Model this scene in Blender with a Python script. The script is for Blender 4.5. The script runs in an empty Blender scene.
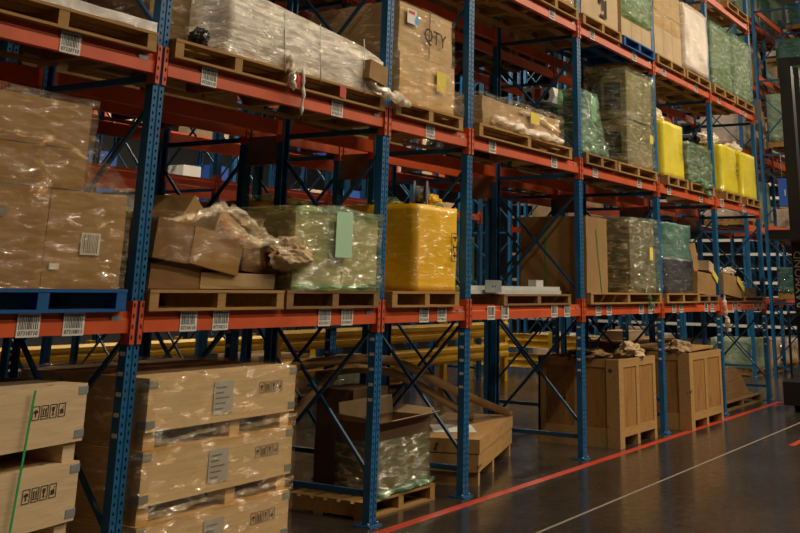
import bpy, bmesh, math, random
from mathutils import Vector, Matrix, noise

S = bpy.context.scene
COL = S.collection

# ------------------------------------------------------------------ camera
def setup_camera():
    yaw, pit, rol = math.radians(58.89), math.radians(16.14), math.radians(1.03)
    f = Vector((math.sin(yaw)*math.cos(pit), math.cos(yaw)*math.cos(pit), math.sin(pit)))
    r = Vector((math.cos(yaw), -math.sin(yaw), 0)); u = r.cross(f)
    c, s = math.cos(rol), math.sin(rol)
    R = r*c + u*s; U = u*c - r*s
    cam = bpy.data.cameras.new('camera'); o = bpy.data.objects.new('camera', cam); COL.objects.link(o)
    M = Matrix((R, U, -f)).transposed().to_4x4(); M.translation = Vector((0, -5.319, 1.898))
    o.matrix_world = M
    cam.sensor_width = 36; cam.lens = 1035.838/800*36
    cam.shift_x = -56.156/800; cam.shift_y = -281.587/800
    cam.clip_end = 300
    S.camera = o
setup_camera()

# ------------------------------------------------------------------ world, lamps, exposure
w = bpy.data.worlds.new('world'); S.world = w; w.use_nodes = True
w.node_tree.nodes['Background'].inputs[0].default_value = (0.62, 0.72, 0.90, 1)
w.node_tree.nodes['Background'].inputs[1].default_value = 0.006
S.view_settings.view_transform = 'Standard'; S.view_settings.look = 'None'
S.view_settings.gamma = 1; S.view_settings.use_curve_mapping = False
S.view_settings.exposure = -0.35
LAMP_Z = 10.6
AISLE_LAMPS = [(x, -6.4, e) for x, e in ((4, 230), (8, 300), (12, 380), (16, 470), (20, 540), (25, 520), (30, 450), (36, 450))] + \
              [(x, -13, e) for x, e in ((4, 200), (10, 360), (16, 420), (22, 520), (29, 500))] + \
              [(x, 4.45, 85) for x in (4, 10, 16, 22, 28, 34)] + \
              [(x, 10.2, 420) for x in (12, 17, 22, 27, 33)] + [(40, 2, 700), (40, -6, 700), (22.3, 7.8, 160)]  # the row farthest in front is unseen, added for highlights on the film

# ------------------------------------------------------------------ helpers
def tag(o, label=None, cat=None, group=None, kind=None):
    if label: o['label'] = label
    if cat: o['category'] = cat
    if group: o['group'] = group
    if kind: o['kind'] = kind
    return o
def empty(name, loc, label=None, cat=None, group=None, rz=0):
    o = bpy.data.objects.new(name, None); COL.objects.link(o)
    o.location = loc; o.rotation_euler = (0, 0, rz); o.empty_display_size = .1
    return tag(o, label, cat, group)

class MB:
    """collects shapes, builds one mesh object"""
    def __init__(s): s.bm = bmesh.new()
    def box(s, x0, x1, y0, y1, z0, z1, m=0, M=None):
        vs = [s.bm.verts.new(v) for v in ((x0,y0,z0),(x1,y0,z0),(x1,y1,z0),(x0,y1,z0),(x0,y0,z1),(x1,y0,z1),(x1,y1,z1),(x0,y1,z1))]
        if M:
            for v in vs: v.co = M @ v.co
        for q in ((0,3,2,1),(4,5,6,7),(0,1,5,4),(1,2,6,5),(2,3,7,6),(3,0,4,7)):
            s.bm.faces.new([vs[i] for i in q]).material_index = m
        return vs
    def poly(s, pts, m=0):
        f = s.bm.faces.new([s.bm.verts.new(p) for p in pts]); f.material_index = m; return f
    def prism(s, prof, axis, a, b, m=0):
        """closed profile extruded along an axis from a to b"""
        def P(p, t):
            return {'x': (t, p[0], p[1]), 'y': (p[0], t, p[1]), 'z': (p[0], p[1], t)}[axis]
        A = [s.bm.verts.new(P(p, a)) for p in prof]; B = [s.bm.verts.new(P(p, b)) for p in prof]
        n = len(prof)
        for i in range(n):
            s.bm.faces.new((A[i], A[(i+1) % n], B[(i+1) % n], B[i])).material_index = m
        s.bm.faces.new(A[::-1]).material_index = m; s.bm.faces.new(B).material_index = m
    def bar(s, p, q, w=.04, h=.04, m=0):
        p, q = Vector(p), Vector(q); d = q-p
        if d.length < 1e-6: return
        R = d.to_track_quat('X', 'Z').to_matrix().to_4x4(); R.translation = p
        s.box(0, d.length, -w/2, w/2, -h/2, h/2, m, R)
    def tube(s, pts, r, n=8, m=0, cap=True):
        pts = [Vector(p) for p in pts]; rings = []
        rr = r if isinstance(r, (list, tuple)) else [r]*len(pts)
        for i, p in enumerate(pts):
            d = (pts[min(i+1, len(pts)-1)] - pts[max(i-1, 0)]).normalized()
            up = Vector((0, 0, 1)) if abs(d.z) < .95 else Vector((1, 0, 0))
            a = d.cross(up).normalized(); b = d.cross(a)
            rings.append([s.bm.verts.new(p + (a*math.cos(t)+b*math.sin(t))*rr[i]) for t in [2*math.pi*k/n for k in range(n)]])
        for A, B in zip(rings, rings[1:]):
            for k in range(n):
                f = s.bm.faces.new((A[k], A[(k+1) % n], B[(k+1) % n], B[k])); f.smooth = True; f.material_index = m
        if cap:
            s.bm.faces.new(rings[0][::-1]).material_index = m; s.bm.faces.new(rings[-1]).material_index = m
    def build(s, name, mats, parent=None, loc=None, rot=None, smooth=False):
        me = bpy.data.meshes.new(name)
        bmesh.ops.recalc_face_normals(s.bm, faces=s.bm.faces[:])
        if smooth:
            for f in s.bm.faces: f.smooth = True
        s.bm.to_mesh(me); s.bm.free()
        for m in (mats if isinstance(mats, (list, tuple)) else [mats]): me.materials.append(m)
        o = bpy.data.objects.new(name, me); COL.objects.link(o)
        if parent: o.parent = parent
        if loc is not None: o.location = loc
        if rot is not None: o.rotation_euler = rot
        return o

def copy_tree(o, loc, label=None, group=None):
    c = o.copy(); COL.objects.link(c); c.location = loc
    if label: c['label'] = label
    if group: c['group'] = group
    for ch in o.children:
        d = ch.copy(); COL.objects.link(d); d.parent = c
        for g in ch.children:
            e = g.copy(); COL.objects.link(e); e.parent = d
    return c

# ------------------------------------------------------------------ materials
def lin(h):
    h = h.lstrip('#'); c = [int(h[i:i+2], 16)/255 for i in (0, 2, 4)]
    return tuple(x/12.92 if x <= .04045 else ((x+.055)/1.055)**2.4 for x in c) + (1,)
def mat_base(name, rough=.6, metal=0, spec=.5):
    m = bpy.data.materials.new(name); m.use_nodes = True
    b = m.node_tree.nodes['Principled BSDF']
    b.inputs['Roughness'].default_value = rough; b.inputs['Metallic'].default_value = metal
    b.inputs['Specular IOR Level'].default_value = spec
    return m, m.node_tree, b
def coords(nt, scale=(1,1,1), rot=(0,0,0), kind='Object'):
    t = nt.nodes.new('ShaderNodeTexCoord'); mp = nt.nodes.new('ShaderNodeMapping')
    mp.inputs['Scale'].default_value = scale; mp.inputs['Rotation'].default_value = rot
    nt.links.new(t.outputs[kind], mp.inputs[0]); return mp.outputs[0]
def noise_tex(nt, vec, sc, det=3, rough=.5, dist=0):
    n = nt.nodes.new('ShaderNodeTexNoise'); n.inputs['Scale'].default_value = sc
    n.inputs['Detail'].default_value = det; n.inputs['Roughness'].default_value = rough
    n.inputs['Distortion'].default_value = dist
    nt.links.new(vec, n.inputs['Vector']); return n.outputs['Fac']
def ramp(nt, fac, stops):
    r = nt.nodes.new('ShaderNodeValToRGB'); e = r.color_ramp.elements
    while len(e) < len(stops): e.new(.5)
    for x, (p, c) in zip(e, stops): x.position = p; x.color = c if len(c) == 4 else (*c, 1)
    nt.links.new(fac, r.inputs[0]); return r.outputs[0]
def bump(nt, b, fac, st=.3, dist=.01):
    n = nt.nodes.new('ShaderNodeBump'); n.inputs['Strength'].default_value = st; n.inputs['Distance'].default_value = dist
    nt.links.new(fac, n.inputs['Height']); nt.links.new(n.outputs[0], b.inputs['Normal']); return n
def scaled(c, k): return (c[0]*k, c[1]*k, c[2]*k, 1)

def plain(name, h, rough=.6, metal=0, spec=.5):
    m, nt, b = mat_base(name, rough, metal, spec); b.inputs['Base Color'].default_value = lin(h); return m
def worn(name, h, rough=.5, metal=0, var=.25, sc=6, scale=(1,1,1), spec=.5):
    m, nt, b = mat_base(name, rough, metal, spec); c = lin(h)
    f = noise_tex(nt, coords(nt, scale), sc, 4, .6)
    nt.links.new(ramp(nt, f, [(.3, scaled(c, 1-var)), (.7, scaled(c, 1+var*.5))]), b.inputs['Base Color'])
    bump(nt, b, f, .15); return m
def wood(name, h, dark=.55, knots=True, scale=(1.2, 14, 14)):
    m, nt, b = mat_base(name, .75, 0, .25); c = lin(h)
    f = noise_tex(nt, coords(nt, scale), 2.2, 5, .6, 1.2)
    col = ramp(nt, f, [(.28, scaled(c, dark)), (.5, c), (.75, scaled(c, 1.12))])
    if knots:
        g = noise_tex(nt, coords(nt, (1.3, 3.2, 3.2)), 2.6, 2, .4)
        k = ramp(nt, g, [(.70, (0,0,0,1)), (.76, (1,1,1,1))])
        mx = nt.nodes.new('ShaderNodeMixRGB'); mx.inputs[2].default_value = scaled(lin('#5a3a1e'), .8)
        nt.links.new(k, mx.inputs[0]); nt.links.new(col, mx.inputs[1]); col = mx.outputs[0]
    nt.links.new(col, b.inputs['Base Color']); bump(nt, b, f, .25, .004); return m
def cardboard(name, h, rough=.7):
    m, nt, b = mat_base(name, rough, 0, .25); c = lin(h)
    f = noise_tex(nt, coords(nt, (1,1,1)), 1.6, 5, .6)
    nt.links.new(ramp(nt, f, [(.3, scaled(c, .8)), (.7, scaled(c, 1.1))]), b.inputs['Base Color'])
    bump(nt, b, noise_tex(nt, coords(nt, (2, 2, 9)), 3, 3), .25, .01); return m
def film(name, tint, body, lo=.12, hi=.55, rot=(0, .5, .1), scale=(1.6, 1.6, 8), rough=.3, gl=.24, bst=1, thr=(.47, .60)):
    """stretch film: mostly clear, milky where it bunches, glossy and wrinkled"""
    m, nt, b = mat_base(name, rough, 0, .5)
    v = coords(nt, scale, rot)
    f = noise_tex(nt, v, 3.4, 7, .62, .7)
    g = noise_tex(nt, coords(nt, (2, 2, 7), (rot[0]*.5, -rot[1]*.4, 0)), 3, 2, .5, 1.5)
    b.inputs['Base Color'].default_value = lin(body)
    bump(nt, b, f, .35, .03)
    gs = nt.nodes.new('ShaderNodeBsdfGlossy'); gs.inputs['Roughness'].default_value = .12
    bn = nt.nodes.new('ShaderNodeBump'); bn.inputs['Strength'].default_value = 1; bn.inputs['Distance'].default_value = .10*bst
    nt.links.new(g, bn.inputs['Height']); nt.links.new(bn.outputs[0], gs.inputs['Normal'])
    tr = nt.nodes.new('ShaderNodeBsdfTransparent'); tr.inputs[0].default_value = lin(tint)
    mx = nt.nodes.new('ShaderNodeMixShader'); m2 = nt.nodes.new('ShaderNodeAddShader')
    hf = noise_tex(nt, coords(nt, (1, 1, 3), rot), 7, 2, .5, .5); nt.links.new(ramp(nt, hf, [(thr[0], (gl*.12,)*3), (thr[1], (gl*2.2,)*3)]), gs.inputs['Color'])
    k = ramp(nt, f, [(.40, (lo,)*3), (.66, (hi,)*3)])
    nt.links.new(k, mx.inputs[0]); nt.links.new(tr.outputs[0], mx.inputs[1]); nt.links.new(b.outputs[0], mx.inputs[2])
    nt.links.new(mx.outputs[0], m2.inputs[0]); nt.links.new(gs.outputs[0], m2.inputs[1])
    nt.links.new(m2.outputs[0], nt.nodes['Material Output'].inputs[0]); return m
def wrapped(name, h, rough=.4, scale=(1, 1, 6), rot=(0, .2, 0), var=.2, bst=1, gl=.17, thr=(.50, .64)):
    m, nt, b = mat_base(name, rough, 0, .4); c = lin(h)
    f = noise_tex(nt, coords(nt, scale, rot), 4, 6, .62, .5)
    nt.links.new(ramp(nt, f, [(.3, scaled(c, 1-var)), (.7, scaled(c, 1+var*.6))]), b.inputs['Base Color'])
    bump(nt, b, f, .25, .02)
    g = noise_tex(nt, coords(nt, (2, 2, 7), rot), 3, 2, .5, 1.5)
    gs = nt.nodes.new('ShaderNodeBsdfGlossy'); gs.inputs['Roughness'].default_value = .12
    bn = nt.nodes.new('ShaderNodeBump'); bn.inputs['Strength'].default_value = 1; bn.inputs['Distance'].default_value = .10*bst
    nt.links.new(g, bn.inputs['Height']); nt.links.new(bn.outputs[0], gs.inputs['Normal'])
    m2 = nt.nodes.new('ShaderNodeAddShader')
    hf = noise_tex(nt, coords(nt, (1, 1, 3), rot), 7, 2, .5, .5); nt.links.new(ramp(nt, hf, [(thr[0], (gl*.12,)*3), (thr[1], (gl*2.2,)*3)]), gs.inputs['Color'])
    nt.links.new(b.outputs[0], m2.inputs[0]); nt.links.new(gs.outputs[0], m2.inputs[1])
    nt.links.new(m2.outputs[0], nt.nodes['Material Output'].inputs[0]); return m

M = {}
M['blue'] = worn('blue_rack_paint', '#186092', .42, 0, .3, 5)
M['blue_brace'] = worn('shaded_navy_brace', '#134a70', .45, 0, .3, 5)  # navy darker than the posts, shade of the loads put into the colour
M['orange'] = worn('orange_rack_paint', '#cc5326', .45, 0, .22, 3, (1, 1, 1))
M['slot'] = plain('dark_slot', '#120d0a', .9)
M['galv'] = worn('galvanised_steel', '#9aa0a2', .4, .35, .3, 4)
M['spacer'] = worn('brown_spacer_plate', '#8c6c5e', .55, .2, .3, 4)
M['wood'] = wood('pallet_wood', '#a27b48', .6, False)
M['wood_dark'] = wood('weathered_pallet_wood', '#86643c', .55, False)
M['wood_light'] = wood('new_pine_wood', '#a98350', .78)
M['ply'] = wood('pine_panel', '#cbb08a', .82, True, (1.0, 5, 14))
M['ply_v'] = wood('pine_boards_upright', '#9a6f3c', .66, True, (7, 7, 1.0))
M['blue_wood'] = wood('blue_painted_wood', '#1b5590', .7, False)
M['card'] = cardboard('brown_cardboard', '#9a774a')
M['card2'] = cardboard('light_cardboard', '#ab8f6c')
M['card3'] = cardboard('dull_cardboard', '#7d5f40')
M['card4'] = cardboard('pale_cardboard', '#c6ab86')
M['tube'] = cardboard('cardboard_tube_paper', '#94744c')
M['film'] = film('clear_stretch_film', '#fbf6ea', '#e8d8b8', .02, .16, gl=.2, thr=(.53, .66))
M['film_crate'] = film('tight_clear_film', '#fbf6ea', '#e8d8b8', .01, .08, (0, .05, 0), (1, 1, 10), gl=.26, thr=(.56, .67))
M['film_rope'] = film('bunched_clear_film', '#f6efe2', '#eadfc9', .16, .6, gl=.25)
M['film_milky'] = film('milky_stretch_film', '#efe8dc', '#f4ead9', .42, .98, (0, .55, .1), (1.2, 1.2, 6), .3)
M['film_green'] = film('green_stretch_film', '#dce8d0', '#bccbb0', .04, .24, (.3, .6, 0))
M['film_green2'] = film('thick_green_stretch_film', '#bcd6bd', '#94b89a', .10, .45, (.3, .6, 0))
M['yellow'] = wrapped('yellow_stretch_wrap', '#efb60a', .4, (1, 1, 2), var=.08, bst=.5, gl=.13, thr=(.52, .64))
M['yellow_b'] = wrapped('lime_yellow_wrap', '#e0cc14', .4, (1, 1, 2), var=.08, bst=.6, gl=.12, thr=(.52, .64))
M['yellow_g'] = wrapped('yellow_green_wrap', '#b8b046', .3)
M['greenwrap'] = wrapped('pale_green_wrap', '#8ea286', .4, (1, 1, 4), (.2, .6, 0), .4)
M['teal'] = wrapped('dark_green_wrap', '#3f6a5c', .4, (1, 1, 5), (0, .2, 0), .5, .9)
M['blackwrap'] = wrapped('black_wrap', '#272a30', .4, (1, 1, 6), (0, .1, 0), .5, .9)
M['whitewrap'] = wrapped('white_wrap', '#cbb8a6', .35, (1, 1, 4), (.2, .5, 0), .2)
M['whitesheet'] = wrapped('white_sheet', '#d8cfc8', .35, (3, 3, 3))
M['white'] = plain('label_white', '#d9d6d0', .6)
M['paper_grey'] = plain('greyish_label_paper', '#a8a6a4', .6)
M['print'] = plain('label_print', '#2b2725', .7)
M['ink'] = plain('printed_ink', '#33261c', .8)
M['yellow_paper'] = plain('yellow_note_paper', '#d6c24c', .7)
M['green_paper'] = plain('pale_green_sheet', '#a9cfae', .5)
M['red'] = plain('red_marking', '#c8322c', .6)
M['rail'] = worn('yellow_guard_paint', '#e0b010', .4, 0, .15, 3)
M['alu'] = worn('brushed_aluminium', '#cfcfcb', .4, .25, .1, 5)
M['black'] = plain('black_truck_paint', '#17171a', .4)
M['strap'] = plain('green_strapping', '#2f9a4e', .35)
M['strap_white'] = plain('white_strapping', '#d8d8d2', .4)
M['signblue'] = plain('blue_sign_face', '#2b57b0', .5)
M['backdark'] = plain('dark_back_panel', '#1c2836', .7)
M['bluecap'] = plain('blue_marking', '#2f8ed0', .5)
M['tape'] = worn('red_floor_tape', '#b83a20', .45, 0, .2, 8)
M['grey'] = plain('grey_painted_metal', '#6d7072', .5)
M['lampbody'] = plain('lamp_housing', '#c8c8c8', .5)
lm = bpy.data.materials.new('lamp_diffuser'); lm.use_nodes = True
_b = lm.node_tree.nodes['Principled BSDF']; _b.inputs['Emission Color'].default_value = (1, .93, .8, 1); _b.inputs['Emission Strength'].default_value = 12
M['lamp'] = lm

def floor_mat():
    m, nt, b = mat_base('polished_concrete', .2, 0, .5); c = lin('#3c352f')
    v = coords(nt, (1, 1, 1))
    f = noise_tex(nt, v, .7, 6, .65); g = noise_tex(nt, v, 9, 4, .6)
    col = ramp(nt, f, [(.3, scaled(c, .62)), (.5, scaled(c, .9)), (.72, scaled(c, 1.15))])
    mx = nt.nodes.new('ShaderNodeMixRGB'); mx.blend_type = 'MULTIPLY'; mx.inputs[0].default_value = .5
    nt.links.new(col, mx.inputs[1]); nt.links.new(ramp(nt, g, [(.35, (.75,)*3), (.6, (1,)*3)]), mx.inputs[2])
    nt.links.new(mx.outputs[0], b.inputs['Base Color'])
    nt.links.new(ramp(nt, g, [(.3, (.10,)*3), (.75, (.30,)*3)]), b.inputs['Roughness'])
    bump(nt, b, g, .02, .004); return m

# ------------------------------------------------------------------ the building
mb = MB(); mb.box(-16, 62, -22, 34, -.2, 0); tag(mb.build('floor', floor_mat()), kind='structure')
wallm = worn('painted_wall', '#8d9096', .7, 0, .1, 1)
ceilm = worn('ceiling_deck', '#55585c', .8, 0, .1, 1)
mb = MB(); mb.box(-16, 62, 33.8, 34, 0, 12); tag(mb.build('wall_back', wallm), kind='structure')
mb = MB(); mb.box(61.8, 62, -22, 33.8, 0, 12); tag(mb.build('wall_right', wallm), kind='structure')
mb = MB(); mb.box(-16, 62, -22, 34, 12, 12.2); tag(mb.build('ceiling', ceilm), kind='structure')
# saw-cut joint and red tapes, let into the floor surface
mb = MB(); mb.box(-10, 60, -1.21, -1.185, 0, .002); tag(mb.build('trim_1', plain('floor_joint', '#8d8478', .5)), kind='structure')
mb = MB()
mb.box(3, 19.9, -.225, -.125, 0, .003)
tag(mb.build('floor_tape', M['tape']), 'long red tape stripe on the concrete along the foot of the rack', 'floor tape')
mb = MB()
for x in (19.15, 19.75): mb.box(x, x+.1, -5, -.26, 0, .003)
tag(mb.build('floor_tape', M['tape']), 'pair of red tape stripes crossing the aisle floor at the rack end', 'floor tape')
mb = MB(); mb.box(14.5, 30, -1.72, -1.64, 0, .003)
tag(mb.build('floor_tape', M['tape']), 'faint red tape stripe in the aisle near the lift truck', 'floor tape')

# ------------------------------------------------------------------ lamps
WORDN = 'first,second,third,fourth,fifth,sixth,seventh,eighth'.split(',')
ROWN = {-6.4: 'front aisle', -13: 'unseen front side, added for film highlights', 4.45: 'rear aisle', 10.2: 'farthest aisle', 2: 'cross aisle end', -6: 'cross aisle front', 7.8: 'cross aisle'}
def make_lamp(x, y, e, i):
    r = empty('high_bay_lamp', (x, y, LAMP_Z), None, 'ceiling lamp', 'high bay lamps over the ' + ROWN[y])
    r['label'] = f'high bay ceiling lamp over the {ROWN[y]}, {WORDN[i]}'
    a = MB(); a.box(-.62, .62, -.2, .2, .03, .12); a.build('housing', M['lampbody'], r)
    a = MB(); a.box(-.58, .58, -.17, .17, 0, .03); a.build('diffuser', M['lamp'], r)
    a = MB()
    for sx in (-.5, .5): a.tube([(sx, 0, .12), (sx, 0, 12-LAMP_Z)], .008, 5)
    a.build('hanger', M['galv'], r)
    L = bpy.data.lights.new('lamp_light', 'AREA'); L.shape = 'RECTANGLE'; L.size = 1.2; L.size_y = .36; L.energy = e
    L.color = (1, .85, .63)
    lo = bpy.data.objects.new('lamp_light', L); COL.objects.link(lo); lo.parent = r; lo.location = (0, 0, -.02)
for x, y, e in AISLE_LAMPS: make_lamp(x, y, e, sorted(q[0] for q in AISLE_LAMPS if q[1] == y).index(x))

# ------------------------------------------------------------------ rack parts
XS = [2.2, 4.926, 7.652, 9.147, 11.864, 14.574, 17.298, 20.021]
ZL = [1.699, 3.371, 5.160, 6.939]
H = 8.9; D = 1.22
def post_mesh(holes=True):
    a = MB(); bm = a.bm
    if holes:
        n = int(H/.05); hw, hh = .007, .0125
        for side in (-1, 1):
            xa, xb = (side*.05, side*.008) if side < 0 else (side*.008, side*.05)
            cx = (xa+xb)/2
            cols = [[bm.verts.new((xa, 0, k*.05)), bm.verts.new((xb, 0, k*.05))] for k in range(n+1)]
            for k in range(n):
                cz = k*.05+.025
                A, B = cols[k]; C_, D_ = cols[k+1][1], cols[k+1][0]
                h = [bm.verts.new((cx+dx*hw, 0, cz+dz*hh)) for dx, dz in ((-1,-.6),(0,-1),(1,-.6),(1,.6),(0,1),(-1,.6))]
                for q in ((A,B,h[1]),(A,h[1],h[0]),(B,h[2],h[1]),(B,C_,h[3],h[2]),(C_,h[4],h[3]),(C_,D_,h[4]),(D_,h[5],h[4]),(D_,A,h[0],h[5])):
                    bm.faces.new(q)
    else:
        a.poly([(-.05,0,0),(-.008,0,0),(-.008,0,H),(-.05,0,H)]); a.poly([(.008,0,0),(.05,0,0),(.05,0,H),(.008,0,H)])
    a.prism([(-.008, 0), (-.003, .007), (.003, .007), (.008, 0), (.004, .009), (-.004, .009)], 'z', 0, H)
    a.prism([(-.05, 0), (-.05, .07), (-.03, .07), (-.03, .068), (-.048, .068), (-.048, .001)], 'z', 0, H)
    a.prism([(.05, 0), (.05, .07), (.03, .07), (.03, .068), (.048, .068), (.048, .001)], 'z', 0, H)
    return a.build('post', M['blue'])
pm_n = post_mesh(True); pm_f = post_mesh(False); PN, PF = pm_n.data, pm_f.data
bpy.data.objects.remove(pm_n); bpy.data.objects.remove(pm_f)
def mesh_of(mb, name, mats):
    o = mb.build(name, mats); me = o.data; bpy.data.objects.remove(o); return me
_m = MB(); _m.box(-.085, .085, -.035, .13, 0, .012); _m.tube([(-.06, -.0, .012), (-.06, -.0, .03)], .012, 6, 1); _m.tube([(.06, .0, .012), (.06, .0, .03)], .012, 6, 1)
FOOT = mesh_of(_m, 'base_plate', [M['blue'], M['galv']])
LEN = D-.14
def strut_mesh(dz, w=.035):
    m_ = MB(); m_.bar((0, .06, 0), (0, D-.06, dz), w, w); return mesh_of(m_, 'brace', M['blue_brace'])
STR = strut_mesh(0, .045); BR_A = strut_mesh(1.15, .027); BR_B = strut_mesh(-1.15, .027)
_m = MB()
for i in range(5): _m.box(-.052, -.0505, .012, .058, .95+.12*i, .975+.12*i)
CLIP = mesh_of(_m, 'reflective_strip', M['white'])
def child(name, me, par, loc=(0,0,0), rz=0):
    o = bpy.data.objects.new(name, me); COL.objects.link(o); o.parent = par; o.location = loc; o.rotation_euler = (0, 0, rz); return o
def frame(x, y, label, near=True, clips=False, group=None):
    r = empty('upright_frame', (x, y, 0), label, 'rack upright', group)
    child('post', PN if near else PF, r); child('post', PN if near else PF, r, (0, D, 0), math.pi)
    child('base_plate', FOOT, r); child('base_plate', FOOT, r, (0, D, 0), math.pi)
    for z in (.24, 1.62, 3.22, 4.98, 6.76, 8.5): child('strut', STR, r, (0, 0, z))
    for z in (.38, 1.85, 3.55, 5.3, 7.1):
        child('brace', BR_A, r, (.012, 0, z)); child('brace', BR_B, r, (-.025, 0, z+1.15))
    if clips: child('reflective_strip', CLIP, r)
    return r
BEAM = {}
def beam_meshes(L):
    k = round(L, 3)
    if k in BEAM: return BEAM[k]
    a = MB()
    a.prism([(0, -.13), (0, -.05), (.013, -.04), (.013, 0), (.052, 0), (.052, -.13)], 'x', .05, L-.05)
    b = []
    for s in (0, 1):
        c = MB(); x0, x1 = (.013, .056) if s == 0 else (L-.056, L-.013)
        c.box(x0, x1, -.014, -.003, -.20, .065)
        xs = .05 if s == 0 else L-.056
        c.box(xs, xs+.006, -.014, .06, -.20, .065)
        for t in range(4): c.box((x0+x1)/2-.006, (x0+x1)/2+.006, -.0155, -.0135, -.17+t*.065, -.145+t*.065, 1)
        b.append(mesh_of(c, 'connector', [M['orange'], M['slot']]))
    g = MB(); g.box(L-.2, L-.12, -.002, .014, -.055, -.03)
    BEAM[k] = (mesh_of(a, 'rail', M['orange']), b[0], b[1], mesh_of(g, 'maker_sticker', M['galv']))
    return BEAM[k]
def beam(x0, x1, y, z, label, face=1, group=None, sticker=False):
    """face=1: front beam facing -y; face=-1: rear beam facing +y"""
    L = x1-x0; ms = beam_meshes(L)
    r = empty('load_beam', (x0, y, z) if face == 1 else (x1, y, z), label, 'rack beam', group, 0 if face == 1 else math.pi)
    child('rail', ms[0], r); child('connector', ms[1], r); child('connector', ms[2], r)
    if sticker: child('maker_sticker', ms[3], r)
    return r

def text_mesh(txt, size, mat, name, parent, loc, rot, ext=.0008, align='CENTER'):
    cu = bpy.data.curves.new(name, 'FONT'); cu.body = txt; cu.size = size; cu.extrude = ext; cu.align_x = align; cu.align_y = 'CENTER'; cu.resolution_u = 2
    t = bpy.data.objects.new('tmp', cu); COL.objects.link(t)
    me = bpy.data.meshes.new_from_object(t.evaluated_get(bpy.context.evaluated_depsgraph_get()))
    bpy.data.objects.remove(t); bpy.data.curves.remove(cu)
    me.materials.clear(); me.materials.append(mat)
    o = bpy.data.objects.new(name, me); COL.objects.link(o)
    if parent: o.parent = parent
    o.location = loc; o.rotation_euler = rot; return o
FR = (math.pi/2, 0, 0)      # text facing -y

def beam_label(root, dx, txt, seed):
    rnd = random.Random(seed)
    a = MB(); a.box(-.078, .078, -.004, -.001, -.134, -.002)
    lab = a.build('barcode_label', M['white'], root, (dx, 0, 0))
    b = MB(); x = -.066
    while x < .062:
        w_ = rnd.choice((.003, .004, .006)); b.box(x, x+w_, -.0055, -.004, -.09, -.012); x += w_+rnd.choice((.005, .007, .009))
    b.build('bars', M['print'], lab)
    text_mesh(txt, .034, M['print'], 'digits', lab, (0, -.005, -.112), FR)

ORD = ['zeroth', 'first', 'second', 'third', 'fourth', 'fifth', 'sixth', 'seventh', 'eighth', 'ninth', 'tenth', 'eleventh', 'twelfth']
LEV = ['lowest', 'second', 'third', 'topmost', 'fifth and highest']
LAB = {0: {0: [4.12, 4.44], 1: [5.39, 5.70, 6.88, 7.18], 2: [8.35, 8.66], 3: [9.61, 9.91, 11.08, 11.42], 4: [12.32, 12.66, 13.76, 14.10], 5: [15.06, 15.37, 16.53, 16.84], 6: [18.0, 18.3, 19.31, 19.64]},
       1: {0: [4.17], 1: [5.39, 6.91], 2: [8.38], 3: [9.61, 11.11], 4: [12.31, 13.83], 5: [15.04, 16.54], 6: [17.66, 18.97]},
       2: {0: [], 1: [], 2: [], 3: [11.09], 4: [12.30, 13.79], 5: [15.02, 16.55], 6: [17.80, 19.41]}, 3: {}}
for i, x in enumerate(XS):
    lab = f'front rack blue perforated upright, {ORD[i]} from the left' if i else 'front rack blue perforated upright left of the stacked flat crates'
    frame(x, 0, lab, True, clips=True)
    lab = f'shaded blue upright of the rear rack, standing behind the {ORD[i] if i else "leftmost"} front upright'
    frame(x, 1.62, lab, True, clips=True)
    for z in (3.1,):
        mb = MB(); mb.box(x-.02, x+.02, D+.0, 1.62, z-.13, z+.14)
        mb.build('spacer_plate', M['spacer'])
        tag(bpy.data.objects[-1] if False else COL.objects[-1], f'brown flat spacer plate between the two racks at the {ORD[i+1]} upright from the left', 'spacer plate')
UPN = ['leftmost', 'first', 'second', 'third', 'fourth', 'fifth', 'sixth', 'seventh']
for i in range(7):
    for l, z in enumerate(ZL):
        r = beam(XS[i], XS[i+1], 0, z, f'{LEV[l]} orange beam on the rack front, between the {UPN[i]} and {UPN[i+1]} uprights', 1, None, True)
        for k, lx in enumerate(LAB[l].get(i, [])):
            beam_label(r, lx-XS[i], f'07{31+l}0{(i*4+k+7)%10}1{k}', i*10+k+l)
        beam(XS[i], XS[i+1], D, z, f'{LEV[l]} back orange beam of the front rack, between the {UPN[i]} and {UPN[i+1]} uprights', -1)
        beam(XS[i], XS[i+1], 1.62, z, f'{LEV[l]} orange front beam of the rear rack, between its {UPN[i]} and {UPN[i+1]} uprights', 1)
        beam(XS[i], XS[i+1], 1.62+D, z, f'{LEV[l]} orange back beam of the rear rack, between its {UPN[i]} and {UPN[i+1]} uprights', -1)
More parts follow.
